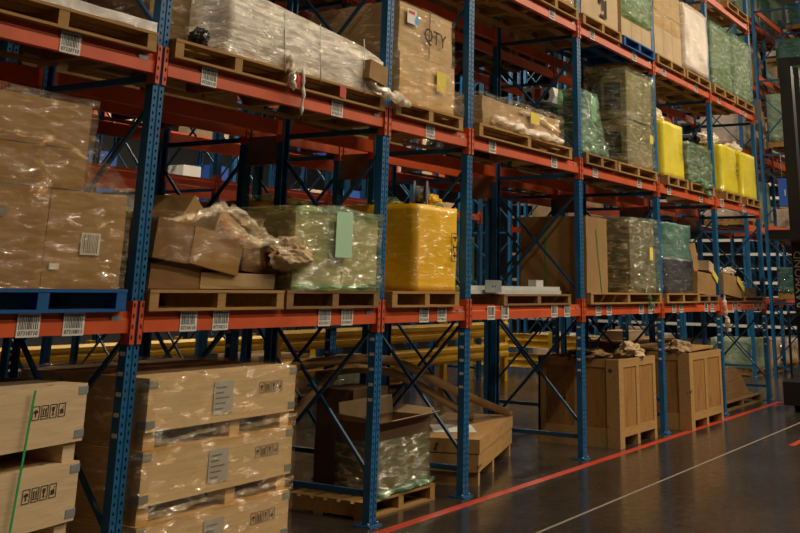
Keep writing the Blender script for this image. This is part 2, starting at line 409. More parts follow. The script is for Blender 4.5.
# racks beyond the cross aisle and across the rear aisle: far repeats
XB = [25.0, 27.7, 30.4, 33.1, 35.8]
GF, GB_ = 'uprights of the racks beyond the cross aisle', 'beams of the racks beyond the cross aisle'
for y, nm in ((0, 'past the cross aisle, front row'), (1.62, 'past the cross aisle, rear row')):
    for i, x in enumerate(XB):
        frame(x, y, f'blue upright {nm}, {ORD[i+1]} after the gap', False, group=GF)
    for i in range(len(XB)-1):
        for l, z in enumerate(ZL+[8.65]):
            for yy, fc, wd in ((y, 1, 'front'), (y+D, -1, 'back')):
                beam(XB[i], XB[i+1], yy, z, f'{LEV[l]} {wd} orange beam {nm}, {ORD[i+1]} bay', fc, GB_)
XC = [9.1, 11.85, 14.6, 17.3, 20.0, 24.4, 27.1, 29.8, 32.5]
GC = 'uprights of the racks across the rear aisle'
for y, nm in ((6.0, 'nearer rack across the rear aisle'), (7.6, 'farther rack across the rear aisle')):
    for i, x in enumerate(XC): frame(x, y, f'blue upright of the {nm}, {ORD[i+1]} from the left', False, group=GC)
    for i in range(len(XC)-1):
        if XC[i] == 20.0: continue
        for l, z in enumerate(ZL):
            if l == 3: continue
            beam(XC[i], XC[i+1], y, z, f'{LEV[l]} orange front beam of the {nm}, {ORD[i+1]} bay from the left', 1, 'beams of the racks across the rear aisle')
            if y == 6.0: beam(XC[i], XC[i+1], y+D, z, f'{LEV[l]} orange back beam of the {nm}, {ORD[i+1]} bay from the left', -1, 'beams of the racks across the rear aisle')

XE = [11.0, 13.7, 16.4, 19.1, 21.8, 24.5, 27.2, 29.9]
for i, x in enumerate(XE): frame(x, 12.4, f'blue upright of the farthest rack, {ORD[i+1]} from the left', False, group='uprights of the farthest rack')
for i in range(len(XE)-1):
    for l in (0, 1, 2): beam(XE[i], XE[i+1], 12.4, ZL[l], f'{LEV[l]} orange beam of the farthest rack, {ORD[i+1]} bay from the left', 1, 'beams of the farthest rack')

# ------------------------------------------------------------------ pallets
def pallet(x0, x1, y0, z, label, mat='wood', dp=1.15, h=.135, rz=0, group=None):
    W = x1-x0
    r = empty('pallet', ((x0+x1)/2, y0+dp/2, z), label, 'pallet', group, rz)
    wx, wy = W/2, dp/2
    a = MB(); n = 7; bw = dp/n
    for k in range(n): a.box(-wx, wx, -wy+k*bw, -wy+k*bw+bw*.72, h-.02, h)
    a.build('top_deck', M[mat], r)
    a = MB()
    for k in (0, 3, 6): a.box(-wx, wx, -wy+k*bw, -wy+k*bw+bw*.72, 0, .018)
    a.build('bottom_deck', M[mat], r)
    for s in (-wx+.002, -.04, wx-.082):
        a = MB(); a.box(s, s+.08, -wy+.003, wy-.05, .018, h-.02); a.build('stringer', M[mat], r)
    return r

# ------------------------------------------------------------------ boxes, loads
def rough_box(bm, x0, x1, y0, y1, z0, z1, cuts, amp, seed, rnd=.0, fs=3.0, lean=(0, 0)):
    r = bmesh.ops.create_cube(bm, size=1.0)
    vs = r['verts']; es = list({e for v in vs for e in v.link_edges})
    bmesh.ops.subdivide_edges(bm, edges=es, cuts=cuts, use_grid_fill=True)
    cx, cy, cz = (x0+x1)/2, (y0+y1)/2, (z0+z1)/2
    sx, sy, sz = x1-x0, y1-y0, z1-z0
    off = Vector((seed*7.3, seed*3.1, seed*1.7))
    for v in bm.verts[:]:
        if v.tag: continue
        v.tag = True
        p = v.co.copy()
        if rnd:   # round the upright corners and top edges
            q = Vector((p.x, p.y)) ; m = max(abs(q.x), abs(q.y)); 
            if m > 0:
                k = (q.length/m); f = 1-(k-1)*rnd; p.x *= f; p.y *= f
            if p.z > .49: p.z -= rnd*.12*(max(abs(p.x), abs(p.y))*2)**6
        w_ = Vector((cx+p.x*sx, cy+p.y*sy, cz+p.z*sz))
        nn = noise.noise_vector(w_*fs+off)
        nn2 = noise.noise_vector(w_*fs*3.1+off)
        d = Vector((nn.x, nn.y, nn.z*.5))*amp + Vector((nn2.x, nn2.y, nn2.z*.5))*amp*.45
        if p.z < -.49: d.z = 0; d *= .3
        h = p.z+.5
        v.co = w_ + d + Vector((lean[0]*h, lean[1]*h, 0))
def carton(x0, x1, y0, y1, z0, z1, name='carton', mat='card', label=None, cat='cardboard box', parent=None, rz=0, amp=.006, seed=1, tape=True, tilt=None, group=None):
    """cardboard box, origin at its base centre"""
    cx, cy = (x0+x1)/2, (y0+y1)/2; a = MB()
    wx, wy, hz = (x1-x0)/2, (y1-y0)/2, z1-z0
    rough_box(a.bm, -wx, wx, -wy, wy, 0, hz, 5, amp, seed)
    o = a.build(name, M[mat], parent, (cx, cy, z0), tilt or (0, 0, rz))
    if label: tag(o, label, cat, group)
    if tape and not parent:
        t = MB(); t.box(-wx*.0-.025, .025, -wy-.002-amp, -wy+.001-amp, hz*.0+.01, hz-.01, 0); t.build('tape_seam', M['card3'], o)
    return o
def film_cover(x0, x1, y0, y1, z0, z1, parent, mat='film', seed=1, m=.018, amp=.02, cuts=11, rnd=.12, name='stretch_film', fs=3.0, lean=(0,0)):
    m = max(m, amp+.014)
    a = MB(); rough_box(a.bm, x0-m, x1+m, y0-m, y1+m, z0, z1+m, cuts, amp, seed, rnd, fs, lean)
    return a.build(name, M[mat], parent, smooth=True)
def ruffle(pts, r, parent, mat='film_milky', seed=1, name='film_tail', n=7):
    """bunched film: a crumpled tube along points"""
    rd = random.Random(seed); P = []; R = []
    pts = [Vector(p) for p in pts]
    for a, b in zip(pts, pts[1:]):
        for k in range(5):
            t = k/5; P.append(a.lerp(b, t)+Vector((rd.uniform(-1, 1), rd.uniform(-1, 1), rd.uniform(-1, 1)))*r*.5); R.append(r*rd.uniform(.45, 1.2))
    P.append(pts[-1]); R.append(r*.5)
    m_ = MB(); m_.tube(P, R, n); return m_.build(name, M[mat], parent, smooth=True)
def load(label, x0, x1, y0, y1, z0, z1, cat='wrapped pallet load', name='wrapped_load', group=None):
    r = empty(name, ((x0+x1)/2, (y0+y1)/2, z0), label, cat, group)
    r['_'] = 0; del r['_']
    return r, (x1-x0)/2, (y1-y0)/2, z1-z0
def paper(parent, x, z, y, w, h, mat, name='paper_note', rot=0):
    a = MB(); a.box(-w/2, w/2, -.002, .002, -h/2, h/2); return a.build(name, M[mat], parent, (x, y, z), (0, rot, 0))
PZ = .135

# ---- floor level, bays 0 and 1: stacks of flat wooden crates
def icon_row(parent, x, y, z, s=.06):
    """four shipping symbols: umbrella, up arrows, glass, handle with care"""
    t = MB(); g = s*.92
    for k in range(4):
        cx = x+k*s*1.15
        for q in ((-g/2, g/2, g*.62, g*.66), (-g/2, g/2, -g*.66, -g*.62)): t.box(cx+q[0], cx+q[1], y-.002, y, z+q[2], z+q[3])
        for q in (-g/2, g/2-.003): t.box(cx+q, cx+q+.003, y-.002, y, z-g*.64, z+g*.64)
    Yp = y-.0015
    cx = x                                             # umbrella
    t.poly([(cx-g*.33, Yp, z), (cx+g*.33, Yp, z), (cx+g*.22, Yp, z+g*.22), (cx, Yp, z+g*.32), (cx-g*.22, Yp, z+g*.22)])
    t.box(cx-.003, cx+.003, y-.002, y, z-g*.4, z)
    cx = x+s*1.15                                      # two arrows up on a base
    for d in (-g*.18, g*.18):
        t.box(cx+d-.003, cx+d+.003, y-.002, y, z-g*.3, z+g*.3)
        t.poly([(cx+d-g*.12, Yp, z+g*.2), (cx+d+g*.12, Yp, z+g*.2), (cx+d, Yp, z+g*.45)])
    t.box(cx-g*.35, cx+g*.35, y-.002, y, z-g*.42, z-g*.36)
    cx = x+2*s*1.15                                    # glass
    t.poly([(cx-g*.2, Yp, z+g*.4), (cx-g*.14, Yp, z+.0), (cx, Yp, z-g*.1), (cx+g*.14, Yp, z+.0), (cx+g*.2, Yp, z+g*.4)])
    t.box(cx-.003, cx+.003, y-.002, y, z-g*.38, z-g*.08); t.box(cx-g*.16, cx+g*.16, y-.002, y, z-g*.42, z-g*.37)
    cx = x+3*s*1.15                                    # box under hook
    t.box(cx-g*.22, cx+g*.22, y-.002, y, z-g*.35, z+g*.08); t.poly([(cx-g*.05, Yp, z+g*.08), (cx+g*.22, Yp, z+g*.4), (cx+g*.28, Yp, z+g*.36), (cx+g*.05, Yp, z+g*.08)])
    return t.build('shipping_symbols', M['ink'], parent)
def flat_crate(cx, cy, z, W, Dp, rz, label, wrap, seed, sym_x, label_x=None):
    r = empty('wooden_crate', (cx, cy, z), label, 'wooden crate', None, rz)
    a = MB(); rough_box(a.bm, -W/2, W/2, -Dp/2, Dp/2, .11, .43, 2, .002, seed); a.build('case', M['ply'], r)
    for s in (-W/2+.02, .08, W/2-.12):
        b = MB(); b.box(s, s+.1, -Dp/2+.03, Dp/2-.03, 0, .11); b.build('skid', M['ply'], r)
    for sx in (-1, 1):
        for zz in (.13, .37):
            c = MB(); x0 = sx*W/2; c.box(min(x0, x0-sx*.075), max(x0, x0-sx*.075), -Dp/2-.004, -Dp/2+.001, zz, zz+.045)
            c.box(min(x0, x0+sx*.004), max(x0, x0+sx*.004), -Dp/2-.004, -Dp/2+.07, zz, zz+.045); c.build('corner_bracket', M['galv'], r)
    icon_row(r, sym_x, -Dp/2-.003, .30)
    if label_x is not None:
        c = MB(); c.box(label_x, label_x+.2, -Dp/2-.005, -Dp/2-.003, .16, .37); p = c.build('shipping_label', M['paper_grey'], r)
        c = MB()
        for k in range(5): c.box(label_x+.02, label_x+.1+.06*((k*7) % 3)/2, -Dp/2-.0062, -Dp/2-.005, .19+k*.034, .20+k*.034)
        c.build('print', M['grey'], p)
    if wrap:
        film_cover(-W/2, W/2, -Dp/2, Dp/2, .0, .43, r, 'film_crate', seed, .012, .012, 9, .03)
        ruffle([(-W/2-.02, -Dp/2-.015, .05), (-W*.1, -Dp/2-.03, .07), (W*.2, -Dp/2-.02, .05), (W/2+.02, -Dp/2-.01, .08)], .022, r, 'film', seed)
    return r
for k, nm in enumerate(('bottom', 'middle', 'top')):
    flat_crate(3.627, .455, .0+k*.43, 1.78, 1.2, math.radians(9), f'flat pine crate with four shipping symbols at far left, {nm} of its stack', False, k+1, .48)
    flat_crate(5.78, .57, .0+k*.43, 1.52, 1.2, math.radians(2), f'flat pine crate in clear film beside the front rack\'s first upright, {nm} of its stack', True, k+5, .36, -.15)
mb = MB(); 
mb.box(0, .016, -.003, .0, 0, 1.29)
o = mb.build('strap', M['strap'], None, (4.03, -.113, 0), (0, math.radians(5), math.radians(9)))
tag(o, 'green plastic strap running down the crates at far left', 'strap')

# ---- floor level, bay 2: cartons on a pallet and the long bent cardboard tubes
pallet(7.78, 8.9, .18, 0, 'floor pallet carrying two dull cartons behind the second upright', 'wood', 1.0)
carton(8.28, 8.84, .70, 1.12, PZ, .95, 'carton', 'card3', 'tall dull carton standing at the back of the floor pallet between second and third uprights', seed=3)
r, a_, b_, h_ = load('open topped carton with bent flaps in green film on the floor pallet', 8.0, 8.84, .22, .64, PZ, .72, 'cardboard box', 'open_carton')
m_ = MB(); t = .008
for q in ((-a_, a_, -b_, -b_+t), (-a_, a_, b_-t, b_), (-a_, -a_+t, -b_, b_), (a_-t, a_, -b_, b_)): m_.box(*q, 0, h_)
m_.box(-a_, a_, -b_, b_, 0, t); m_.build('body', M['card3'], r)
m_ = MB()
m_.poly([(-a_, -b_, h_), (a_, -b_, h_), (a_-.03, -b_-.13, h_+.05), (-a_+.03, -b_-.13, h_+.03)])
m_.poly([(a_, -b_, h_), (a_, b_, h_), (a_+.12, b_-.03, h_+.06), (a_+.12, -b_+.03, h_+.05)])
m_.poly([(-a_, -b_, h_), (-a_, b_, h_), (-a_-.1, b_-.03, h_+.07), (-a_-.1, -b_+.03, h_+.05)])
m_.poly([(-a_, b_, h_), (a_, b_, h_), (a_, b_+.02, h_+.16), (-a_, b_+.02, h_+.15)])
f_ = m_.build('flap', M['card2'], r); sm = f_.modifiers.new('thickness', 'SOLIDIFY'); sm.thickness = .006
film_cover(-a_, a_, -b_, b_, .0, .42, r, 'film_green', 11, .015, .015)
ruffle([(-a_, -b_-.02, .02), (0, -b_-.05, .03), (a_+.03, -b_-.02, .04), (a_+.05, b_, .05)], .03, r, 'film_green2', 3)

def bent(points, rad, label):
    P = [Vector(p) for p in points]; out = []
    for i in range(len(P)-1):
        p0, p1, p2, p3 = P[max(i-1, 0)], P[i], P[i+1], P[min(i+2, len(P)-1)]
        for k in range(6):
            t = k/6; out.append(.5*((2*p1)+(p2-p0)*t+(2*p0-5*p1+4*p2-p3)*t*t+(3*p1-p0-3*p2+p3)*t**3))
    out.append(P[-1]); m_ = MB(); m_.tube(out, rad, 12); tag(m_.build('cardboard_tube', M['tube']), label, 'cardboard tube')
bent([(7.0, .80, 1.06), (7.6, .86, 1.17), (8.2, .9, 1.2), (8.75, .9, 1.19), (9.35, .9, 1.12), (10.1, .88, .88), (10.9, .85, .64), (11.55, .82, 0.46)], .043, 'long bent cardboard tube, upper of three, ending on the timber crate')
bent([(8.2, 1.06, 1.06), (8.75, 1.06, 1.09), (9.35, 1.05, 1.03), (9.9, 1.02, .86), (10.5, .98, .62), (10.9, .96, .46)], .042, 'long bent cardboard tube, lower and farther one sloping to the timber crate')
bent([(7.46, .95, .42), (7.68, .95, .66), (7.92, .95, .88), (8.3, .95, 1.06)], .046, 'short cardboard tube leaning steeply beside the wrapped crate stack')

# ---- floor level, bay 3: long timber crate on feet, turned slightly
r = empty('timber_crate', (10.52, .86, 0), 'long low timber crate on feet, turned askew behind the third upright', 'wooden crate', None, math.radians(19))
LW = 1.06
m_ = MB(); m_.box(-LW, LW, -.39, .39, .13, .29); m_.build('lower_case', M['wood_light'], r)
m_ = MB(); m_.box(-LW, LW, -.40, .40, .30, .43); m_.build('upper_case', M['wood_light'], r)
for sx in (-LW+.04, -.2, LW-.14):
    m_ = MB(); m_.box(sx, sx+.1, -.38, .38, 0, .13); m_.build('foot', M['wood_light'], r)
m_ = MB()
m_.box(-.3, .3, -.2, .25, .432, .437); pp = m_.build('torn_paper', M['white'], r, None, (0, 0, .3)); pp.location = (-.35, 0, 0)

# ---- floor level: the two tall open crates
def tall_crate(x0, x1, y0, y1, h, label, seed):
    r, a_, b_, _ = load(label, x0, x1, y0, y1, 0, h, 'wooden crate', 'tall_crate')
    for sx in (-a_, -.05, a_-.09):
        m_ = MB(); m_.box(sx, sx+.09, -b_, b_, 0, .12); m_.build('skid', M['wood_light'], r)
    def side(pts_fn, L, mirror):
        p = MB(); p.box(*pts_fn(-L, L, .01, .03), .14, h-.02); p.build('panel', M['ply_v'], r)
        p = MB(); w = .1
        p.box(*pts_fn(-L, L, 0, .022), .12, .12+w); p.box(*pts_fn(-L, L, 0, .022), h-w, h)
        for xx in (-L, -w/2, L-w): p.box(*pts_fn(xx, xx+w, 0, .022), .12+w, h-w)
        p.build('frame_boards', M['wood_light'], r)
    side(lambda u0, u1, d0, d1: (u0, u1, -b_+d0, -b_+d1), a_, 0)
    side(lambda u0, u1, d0, d1: (u0, u1, b_-d1, b_-d0), a_, 0)
    side(lambda u0, u1, d0, d1: (-a_+d0, -a_+d1, u0*b_/a_ if False else max(-b_, u0), min(b_, u1)), b_-.001, 0)
    side(lambda u0, u1, d0, d1: (a_-d1, a_-d0, max(-b_, u0), min(b_, u1)), b_-.001, 0)
    m_ = MB(); m_.box(-a_, -a_+.14, -b_-.012, -b_+.0, .0, h); m_.box(-a_-.012, -a_, -b_-.012, -b_+.16, 0, h); m_.build('corner_post', M['wood_light'], r)
    m_ = MB(); m_.box(-a_+.03, a_-.03, -b_+.03, b_-.03, .12, .14); m_.build('bottom', M['wood'], r)
    m_ = MB(); rough_box(m_.bm, -a_+.03, a_-.03, -b_+.03, b_-.03, .14, h-.06, 7, .035, seed); m_.build('packing_paper', M['card3'], r)
    return r
tall_crate(12.84, 14.14, -.03, 1.08, 1.03, 'tall open pine crate on the floor between the fourth and fifth uprights', 1)
tall_crate(15.05, 16.55, -.19, .95, 1.02, 'tall open pine crate on the floor right of the fifth upright', 2)
def crumple(x, y, z, s, label, seed, mat='card2', sq=(1.2, 1, .7)):
    a = MB(); bmesh.ops.create_icosphere(a.bm, subdivisions=4, radius=1)
    off = Vector((seed*5.1, seed, 0))
    for v in a.bm.verts:
        n_ = noise.noise(v.co*1.6+off)*.4+abs(noise.noise(v.co*3+off))*.4+.06
        v.co = Vector((v.co.x*sq[0], v.co.y*sq[1], v.co.z*sq[2]))*s*(.75+n_)
    mz = min(v.co.z for v in a.bm.verts)
    for v in a.bm.verts: v.co.z -= mz
    return tag(a.build('crumpled_paper', M[mat], None, (x, y, z)), label, 'packing paper')
crumple(13.62, .12, .97, .17, 'crumpled brown packing paper on the crate left of the fifth upright', 2, 'card4')
crumple(13.0, .45, .97, .16, 'dull flattened packing paper at the left side of the same tall crate', 5, 'card3', (1.8, 1.8, .5))
crumple(15.2, -.0, .97, .17, 'rolled brown paper bundle on the crate right of the fifth upright', 3, 'card2')
m_ = MB(); m_.box(-.75, .75, -.5, .5, 0, .03)
tag(m_.build('crate_lid', M['wood_light'], None, (15.95, .42, 1.03), (0, 0, .08)), 'loose flat pine lid lying on the crate right of the fifth upright', 'crate lid')

# ---- floor level, bay 6: pallets with a curved board stack, lumber behind
pallet(17.5, 19.85, .12, 0, 'long rough floor pallet under the curved boards near the rack end', 'wood_dark', 1.0)
m_ = MB(); prof = [(-.9, 0), (.95, 0), (.35, .42), (.1, .50), (-.9, .52)]
m_.prism(prof, 'y', -.4, .4); m_.build('board_stack', M['wood_dark'], None, (18.45, .6, PZ))
tag(COL.objects[-1], 'curved brown board stack with a sloping end on the rough floor pallet', 'board stack')
for k, (yy, zt, nm) in enumerate(((1.75, .62, 'lower'), (1.75, 1.02, 'upper'))):
    z0 = 0 if k == 0 else .66
    m_ = MB(); m_.box(-1.05, 1.05, -.45, .45, 0, zt-z0-.03); m_.build('long_carton', M['card3'], None, (18.7, 2.15, z0))
    tag(COL.objects[-1], f'long low brown carton behind the curved boards, {nm} of two', 'cardboard box')
    m_ = MB(); m_.box(-1.15, 1.15, -.5, .5, 0, .03); m_.build('board', M['wood'], None, (18.7, 2.15, zt-.03 if k == 0 else zt-.03))
    tag(COL.objects[-1], f'thin pale board lying on the {nm} long brown carton', 'board')
carton(17.75, 18.55, 1.8, 2.3, 1.02, 1.17, 'carton', 'card4', 'small pale carton on top of the upper long brown carton near rack end', seed=8, tape=False)
# wooden guard post at the rack end
m_ = MB(); m_.box(-.06, .06, -.05, .05, 0, 1.02); m_.build('guard_post', M['wood'], None, (20.2, .06, 0))
tag(COL.objects[-1], 'yellowish wooden guard post standing at the end of the front rack', 'guard post')

# ================================================================== level 1
Z1 = ZL[0]; T1 = Z1+PZ
pallet(3.55, 4.80, -.04, Z1, 'blue painted pallet under the large cartons at far left', 'blue_wood')
r, a_, b_, h_ = load('large film wrapped cartons on the blue pallet at far left', 3.58, 4.74, -.02, 1.08, T1, 2.96)
x_ = 4.16
for (u0, u1, z0, z1, sd) in ((-.58, -.013, 0, .575, 1), (-.007, .58, 0, .575, 2), (-.58, .22, .58, .82, 3), (-.58, .22, .825, 1.10, 4)):
    a = MB(); rough_box(a.bm, u0, u1, -b_, b_-.02, z0, z1, 5, .006, sd); a.build('carton', M['card'], r)
m_ = MB()
for q in ((.0, -.55, .006), ): m_.box(.24, .385, -b_-.012, -b_-.006, .2, .33)
p = m_.build('shipping_label', M['white'], r)
m_ = MB(); rd = random.Random(4); x = .25
while x < .375:
    w_ = rd.choice((.004, .008)); m_.box(x, x+w_, -b_-.0135, -b_-.012, .21, .32); x += w_+.007
m_.build('bars', M['grey'], p)
m_ = MB(); m_.box(.03, .10, -b_-.011, -b_-.006, .11, .145); m_.build('small_sticker', M['white'], r)
m_ = MB(); m_.tube([(-.33, -b_-.008, .42), (-.33, -b_-.0125, .42)], .028, 12); o = m_.build('oval_mark', M['grey'], r)
film_cover(-.585, .585, -b_, b_, 0, .6, r, 'film', 21, .012, .012, 10, .03)
film_cover(-.585, .225, -b_, b_, .6, 1.11, r, 'film', 22, .014, .02, 10, .04)
m_ = MB(); N = 10                       # the film stretched as a tent from upper carton to the lower corner
for i in range(N):
    for j in range(4):
        def Q(i, j):
            t = i/N; z = .95+(.60-.95)*t; x = .23+(.58-.23)*t
            y = -b_-.02+j*.28; zz = z-.05*math.sin(math.pi*t)+.01*math.sin(9*t+j*2)
            return (x, y, zz)
        m_.poly([Q(i, j), Q(i+1, j), Q(i+1, j+1), Q(i, j+1)])
m_.poly([(.23, -b_-.02, .95), (.58, -b_-.02, .60), (.23, -b_-.02, .60)])
bmesh.ops.remove_doubles(m_.bm, verts=m_.bm.verts[:], dist=.001)
m_.build('film_tent', M['film'], r, smooth=True)
ruffle([(-.58, -b_-.03, .86), (-.2, -b_-.035, .87), (.08, -b_-.03, .83), (.24, -b_-.03, .74)], .018, r, 'film', 5)
ruffle([(-.12, -b_-.03, .86), (-.16, -b_-.03, .74), (-.05, -b_-.035, .62), (-.13, -b_-.035, .52)], .02, r, 'film', 9)

# bay 1 left: the messy pile
pallet(4.99, 6.33, -.04, Z1, 'weathered pallet under the heap of broken cartons', 'wood')
def heap(label, x, y, z, sx, sy, sz, rot, mat='card', seed=1, name='carton'):
    a = MB(); rough_box(a.bm, -sx/2, sx/2, -sy/2, sy/2, -sz/2, sz/2, 5, .012, seed)
    o = a.build(name, M[mat], None, (x, y, z), [math.radians(q) for q in rot]); return tag(o, label, 'cardboard box')
heap('flat pale carton at the bottom of the broken carton heap, right side', 5.92, .35, T1+.062, .78, .6, .11, (0, 0, 0), 'card2', 1)
heap('dark flat carton at the bottom of the broken carton heap, left side', 5.28, .4, T1+.09, .5, .7, .17, (0, 0, 2), 'card3', 2)
heap('film wrapped tan carton lying across the heap, left of centre', 5.17, .3, T1+.315, .36, .6, .26, (0, 6, 4), 'card3', 3)
heap('film wrapped tan carton in the middle of the heap', 5.62, .26, T1+.26, .52, .5, .25, (0, 9, 2), 'card', 4)
heap('opened brown carton tipped upright on the heap', 5.80, .62, T1+.40, .44, .4, .36, (0, 38, 10), 'card', 5)
o = heap('tilted carton with red marks on top of the heap', 5.98, .40, T1+.38, .46, .4, .2, (0, 26, 6), 'card2', 6)
for (xx, zz, rr) in ((-.16, .0, .4), (.02, -.03, -.6)):
    m_ = MB(); m_.box(-.05, .05, -.001, .001, -.025, .025); m_.build('red_tape', M['red'], o, (xx, -.215, zz), (0, rr, 0))
heap('dark carton under the torn paper at right of the heap', 6.2, .35, T1+.20, .4, .5, .16, (0, 5, 0), 'card3', 7)
heap('plain brown carton standing behind the heap by the first upright', 5.60, 1.0, T1+.28, .42, .2, .56, (0, 0, 0), 'card2', 8)
crumple(6.42, .0, T1+.14, .15, 'torn pale paper and film bundle at right of the broken carton heap', 7, 'card4', (1.7, .9, .8))
r = empty('loose_film', (5.6, .0, T1), 'loose clear film draped over the broken carton heap', 'stretch film')
film_cover(-.53, .32, -.08, .5, .17, .46, r, 'film', 33, .01, .035, 10, .1)
ruffle([(-.53, .1, .42), (-.3, .05, .46), (.02, .05, .56), (.25, .05, .56), (.5, .02, .42), (.8, -.02, .32), (1.05, -.02, .24)], .04, r, 'film_rope', 12)
ruffle([(.05, .0, .42), (.35, -.03, .36), (.7, -.06, .30), (1.0, -.06, .22)], .05, r, 'film_rope', 14)
# big dark carton in the rear rack behind the heap
carton(6.3, 7.5, .88, 1.10, T1, 2.46, 'carton', 'card3', 'wide brown carton with pale stickers standing behind the green film wrapped stack', seed=9, tape=False)
for dx in (.28, .45):
    m_ = MB(); m_.box(-.08, .08, -.003, .003, -.13, .13); m_.build('sticker', M['green_paper'], COL.objects['carton.%03d' % 0] if False else [o for o in COL.objects if o.get('label', '').startswith('wide brown carton')][0], (dx, -.118, .47))

# bay 1 right: green film wrapped cartons
pallet(6.36, 7.58, -.04, Z1, 'dark pallet under the green film wrapped cartons left of the second upright', 'wood_dark')
r, a_, b_, h_ = load('square stack of tan cartons in pale green film left of the second upright', 6.44, 7.56, -.02, .84, T1, 2.45)
for (u0, u1, z0, z1, sd) in ((-.56, -.12, 0, .33, 1), (-.11, .06, 0, .33, 2), (.07, .56, 0, .60, 3), (-.56, .06, .335, .60, 4)):
    a = MB(); rough_box(a.bm, u0, u1, -b_+.01, b_-.02, z0, z1, 4, .01, sd); a.build('carton', M['card4'], r)
film_cover(-a_, a_, -b_, b_, 0, h_-.01, r, 'film_green', 41, .012, .022, 12, .05)
paper(r, .0, .44, -b_-.05, .22, .36, 'green_paper', 'paper_sheet')
ruffle([(-a_, -b_-.02, h_), (0, -b_-.02, h_+.03), (a_, -b_-.01, h_-.03)], .03, r, 'film_green', 6)
ruffle([(-a_, -b_-.02, .04), (0, -b_-.03, .02), (a_, -b_-.01, .04)], .02, r, 'film_green2', 6)

# bay 2: yellow wrapped square load with cable reels
pallet(7.76, 8.9, -.05, Z1, 'pallet under the large yellow wrapped load by the third upright', 'wood')
def yellow_load(label, x0, x1, y0, y1, z0, z1, seed, mark=True, mat='yellow', lean=(0, 0)):
    r, a_, b_, h_ = load(label, x0, x1, y0, y1, z0, z1)
    a = MB(); rough_box(a.bm, -a_, a_, -b_, b_, .0, h_, 12, .012, seed, .05, 3, lean); a.build('yellow_wrap', M[mat], r, smooth=True)
    if mark:
        s = h_/.78; m_ = MB(); y = -b_-.03
        x0m, z0m = a_-.17*s, .27*s
        for q in ((0, .14, 0, .006), (0, .14, .26, .266), (0, .006, 0, .266), (.134, .14, 0, .266),
                  (.03, .11, .22, .235), (.06, .08, .19, .235), (.03, .11, .13, .145), (.03, .045, .10, .16), (.095, .11, .10, .16), (.03, .11, .05, .065), (.06, .075, .03, .09)):
            m_.box(x0m+q[0]*s, x0m+q[1]*s, y-.002, y, z0m+q[2]*s, z0m+q[3]*s)
        m_.build('printed_mark', M['ink'], r)
    return r
ry = yellow_load('large yellow wrapped load with a black printed mark, topped by cable reels', 8.22, 8.93, .0, 1.08, T1, 2.62, 2)
ruffle([(-.25, .3, .78), (-.26, -.5, .76), (0, -.52, .79), (.24, -.5, .75)], .026, ry, 'film_green2', 8, 'green_film_edge')
def reel(x, y, z, rad, w, label, rz, mat='galv'):
    r = empty('cable_reel', (x, y, z), label, 'cable reel', None, rz)
    for s in (-1, 1):
        m_ = MB(); m_.tube([(0, s*w/2-.008, rad), (0, s*w/2+.008, rad)], rad, 20); m_.build('flange', M['grey'], r)
    m_ = MB(); m_.tube([(0, -w/2, rad), (0, w/2, rad)], rad*.6, 16); m_.build('wound_cable', M[mat], r)
    return r
reel(8.46, .14, 2.6, .125, .12, 'grey cable reel in green film on the yellow load, left one', .5)
reel(8.82, .36, 2.6, .12, .1, 'grey cable reel on the right corner of the yellow load', .3, 'ink')
crumple(8.46, .5, 2.6, .09, 'bunched green film on top of the yellow load', 4, 'film_green2', (2.2, 1, .5))
crumple(8.66, .12, 2.6, .07, 'yellow plastic lump between the two cable reels', 8, 'yellow', (1.3, 1, .9))
# rear rack yellow load
pallet(8.1 if False else 7.78, 9.02, 1.66, Z1, 'pallet in the rear rack under the long dull yellow load, right part', 'wood_dark')
ry = yellow_load('dull yellow wrapped load in the rear rack behind the green film stack', 7.76, 9.0, 1.68, 2.78, T1, 2.66, 5, False)
ruffle([(-.6, -.5, .83), (0, -.5, .86), (.55, -.5, .84)], .05, ry, 'film_green2', 18, 'green_film_edge')
pallet(9.25, 11.6, 1.66, Z1, 'long empty pallet in the rear rack behind the aluminium bars', 'wood_dark')

# bay 3: aluminium extrusions on a pallet
pallet(9.85, 11.5, -.02, Z1, 'weathered pallet under the aluminium bars', 'wood_dark', 1.1, .115)
for k in range(7):
    m_ = MB(); L_ = 2.1
    x0 = 9.2+.05*(k % 3)
    prof = [(-.045, -.02), (.045, -.02), (.045, .02), (.012, .02), (.012, .006), (-.012, .006), (-.012, .02), (-.045, .02)]
    m_.prism([(p[0], p[1]+.02) for p in prof], 'x', 0, L_)
    yy, zz = (.06+.105*k, Z1+.115) if k < 4 else (.1+.105*(k-4), Z1+.155)
    tag(m_.build('aluminium_bar', M['alu'], None, (x0, yy, zz)), 'long aluminium bar lying in the pile beside the third upright', 'metal bar', 'aluminium bars on the pallet')
m_ = MB(); m_.box(-.17, .17, -.003, .003, -.06, .06); p = m_.build('hole_plate', M['galv'], None, (9.62, -.02, Z1+.19))
tag(p, 'small grey plate with two holes in front of the aluminium bars', 'plate')
m_ = MB()
for dx in (-.02, .03): m_.tube([(dx, -.006, 0), (dx, -.003, 0)], .009, 8)
m_.build('hole', M['slot'], p)
m_ = MB(); m_.box(-.09, .09, -.05, .05, 0, .07); tag(m_.build('metal_block', M['alu'], None, (10.98, .18, Z1+.195)), 'small bright metal block on the far end of the aluminium bars', 'metal block')

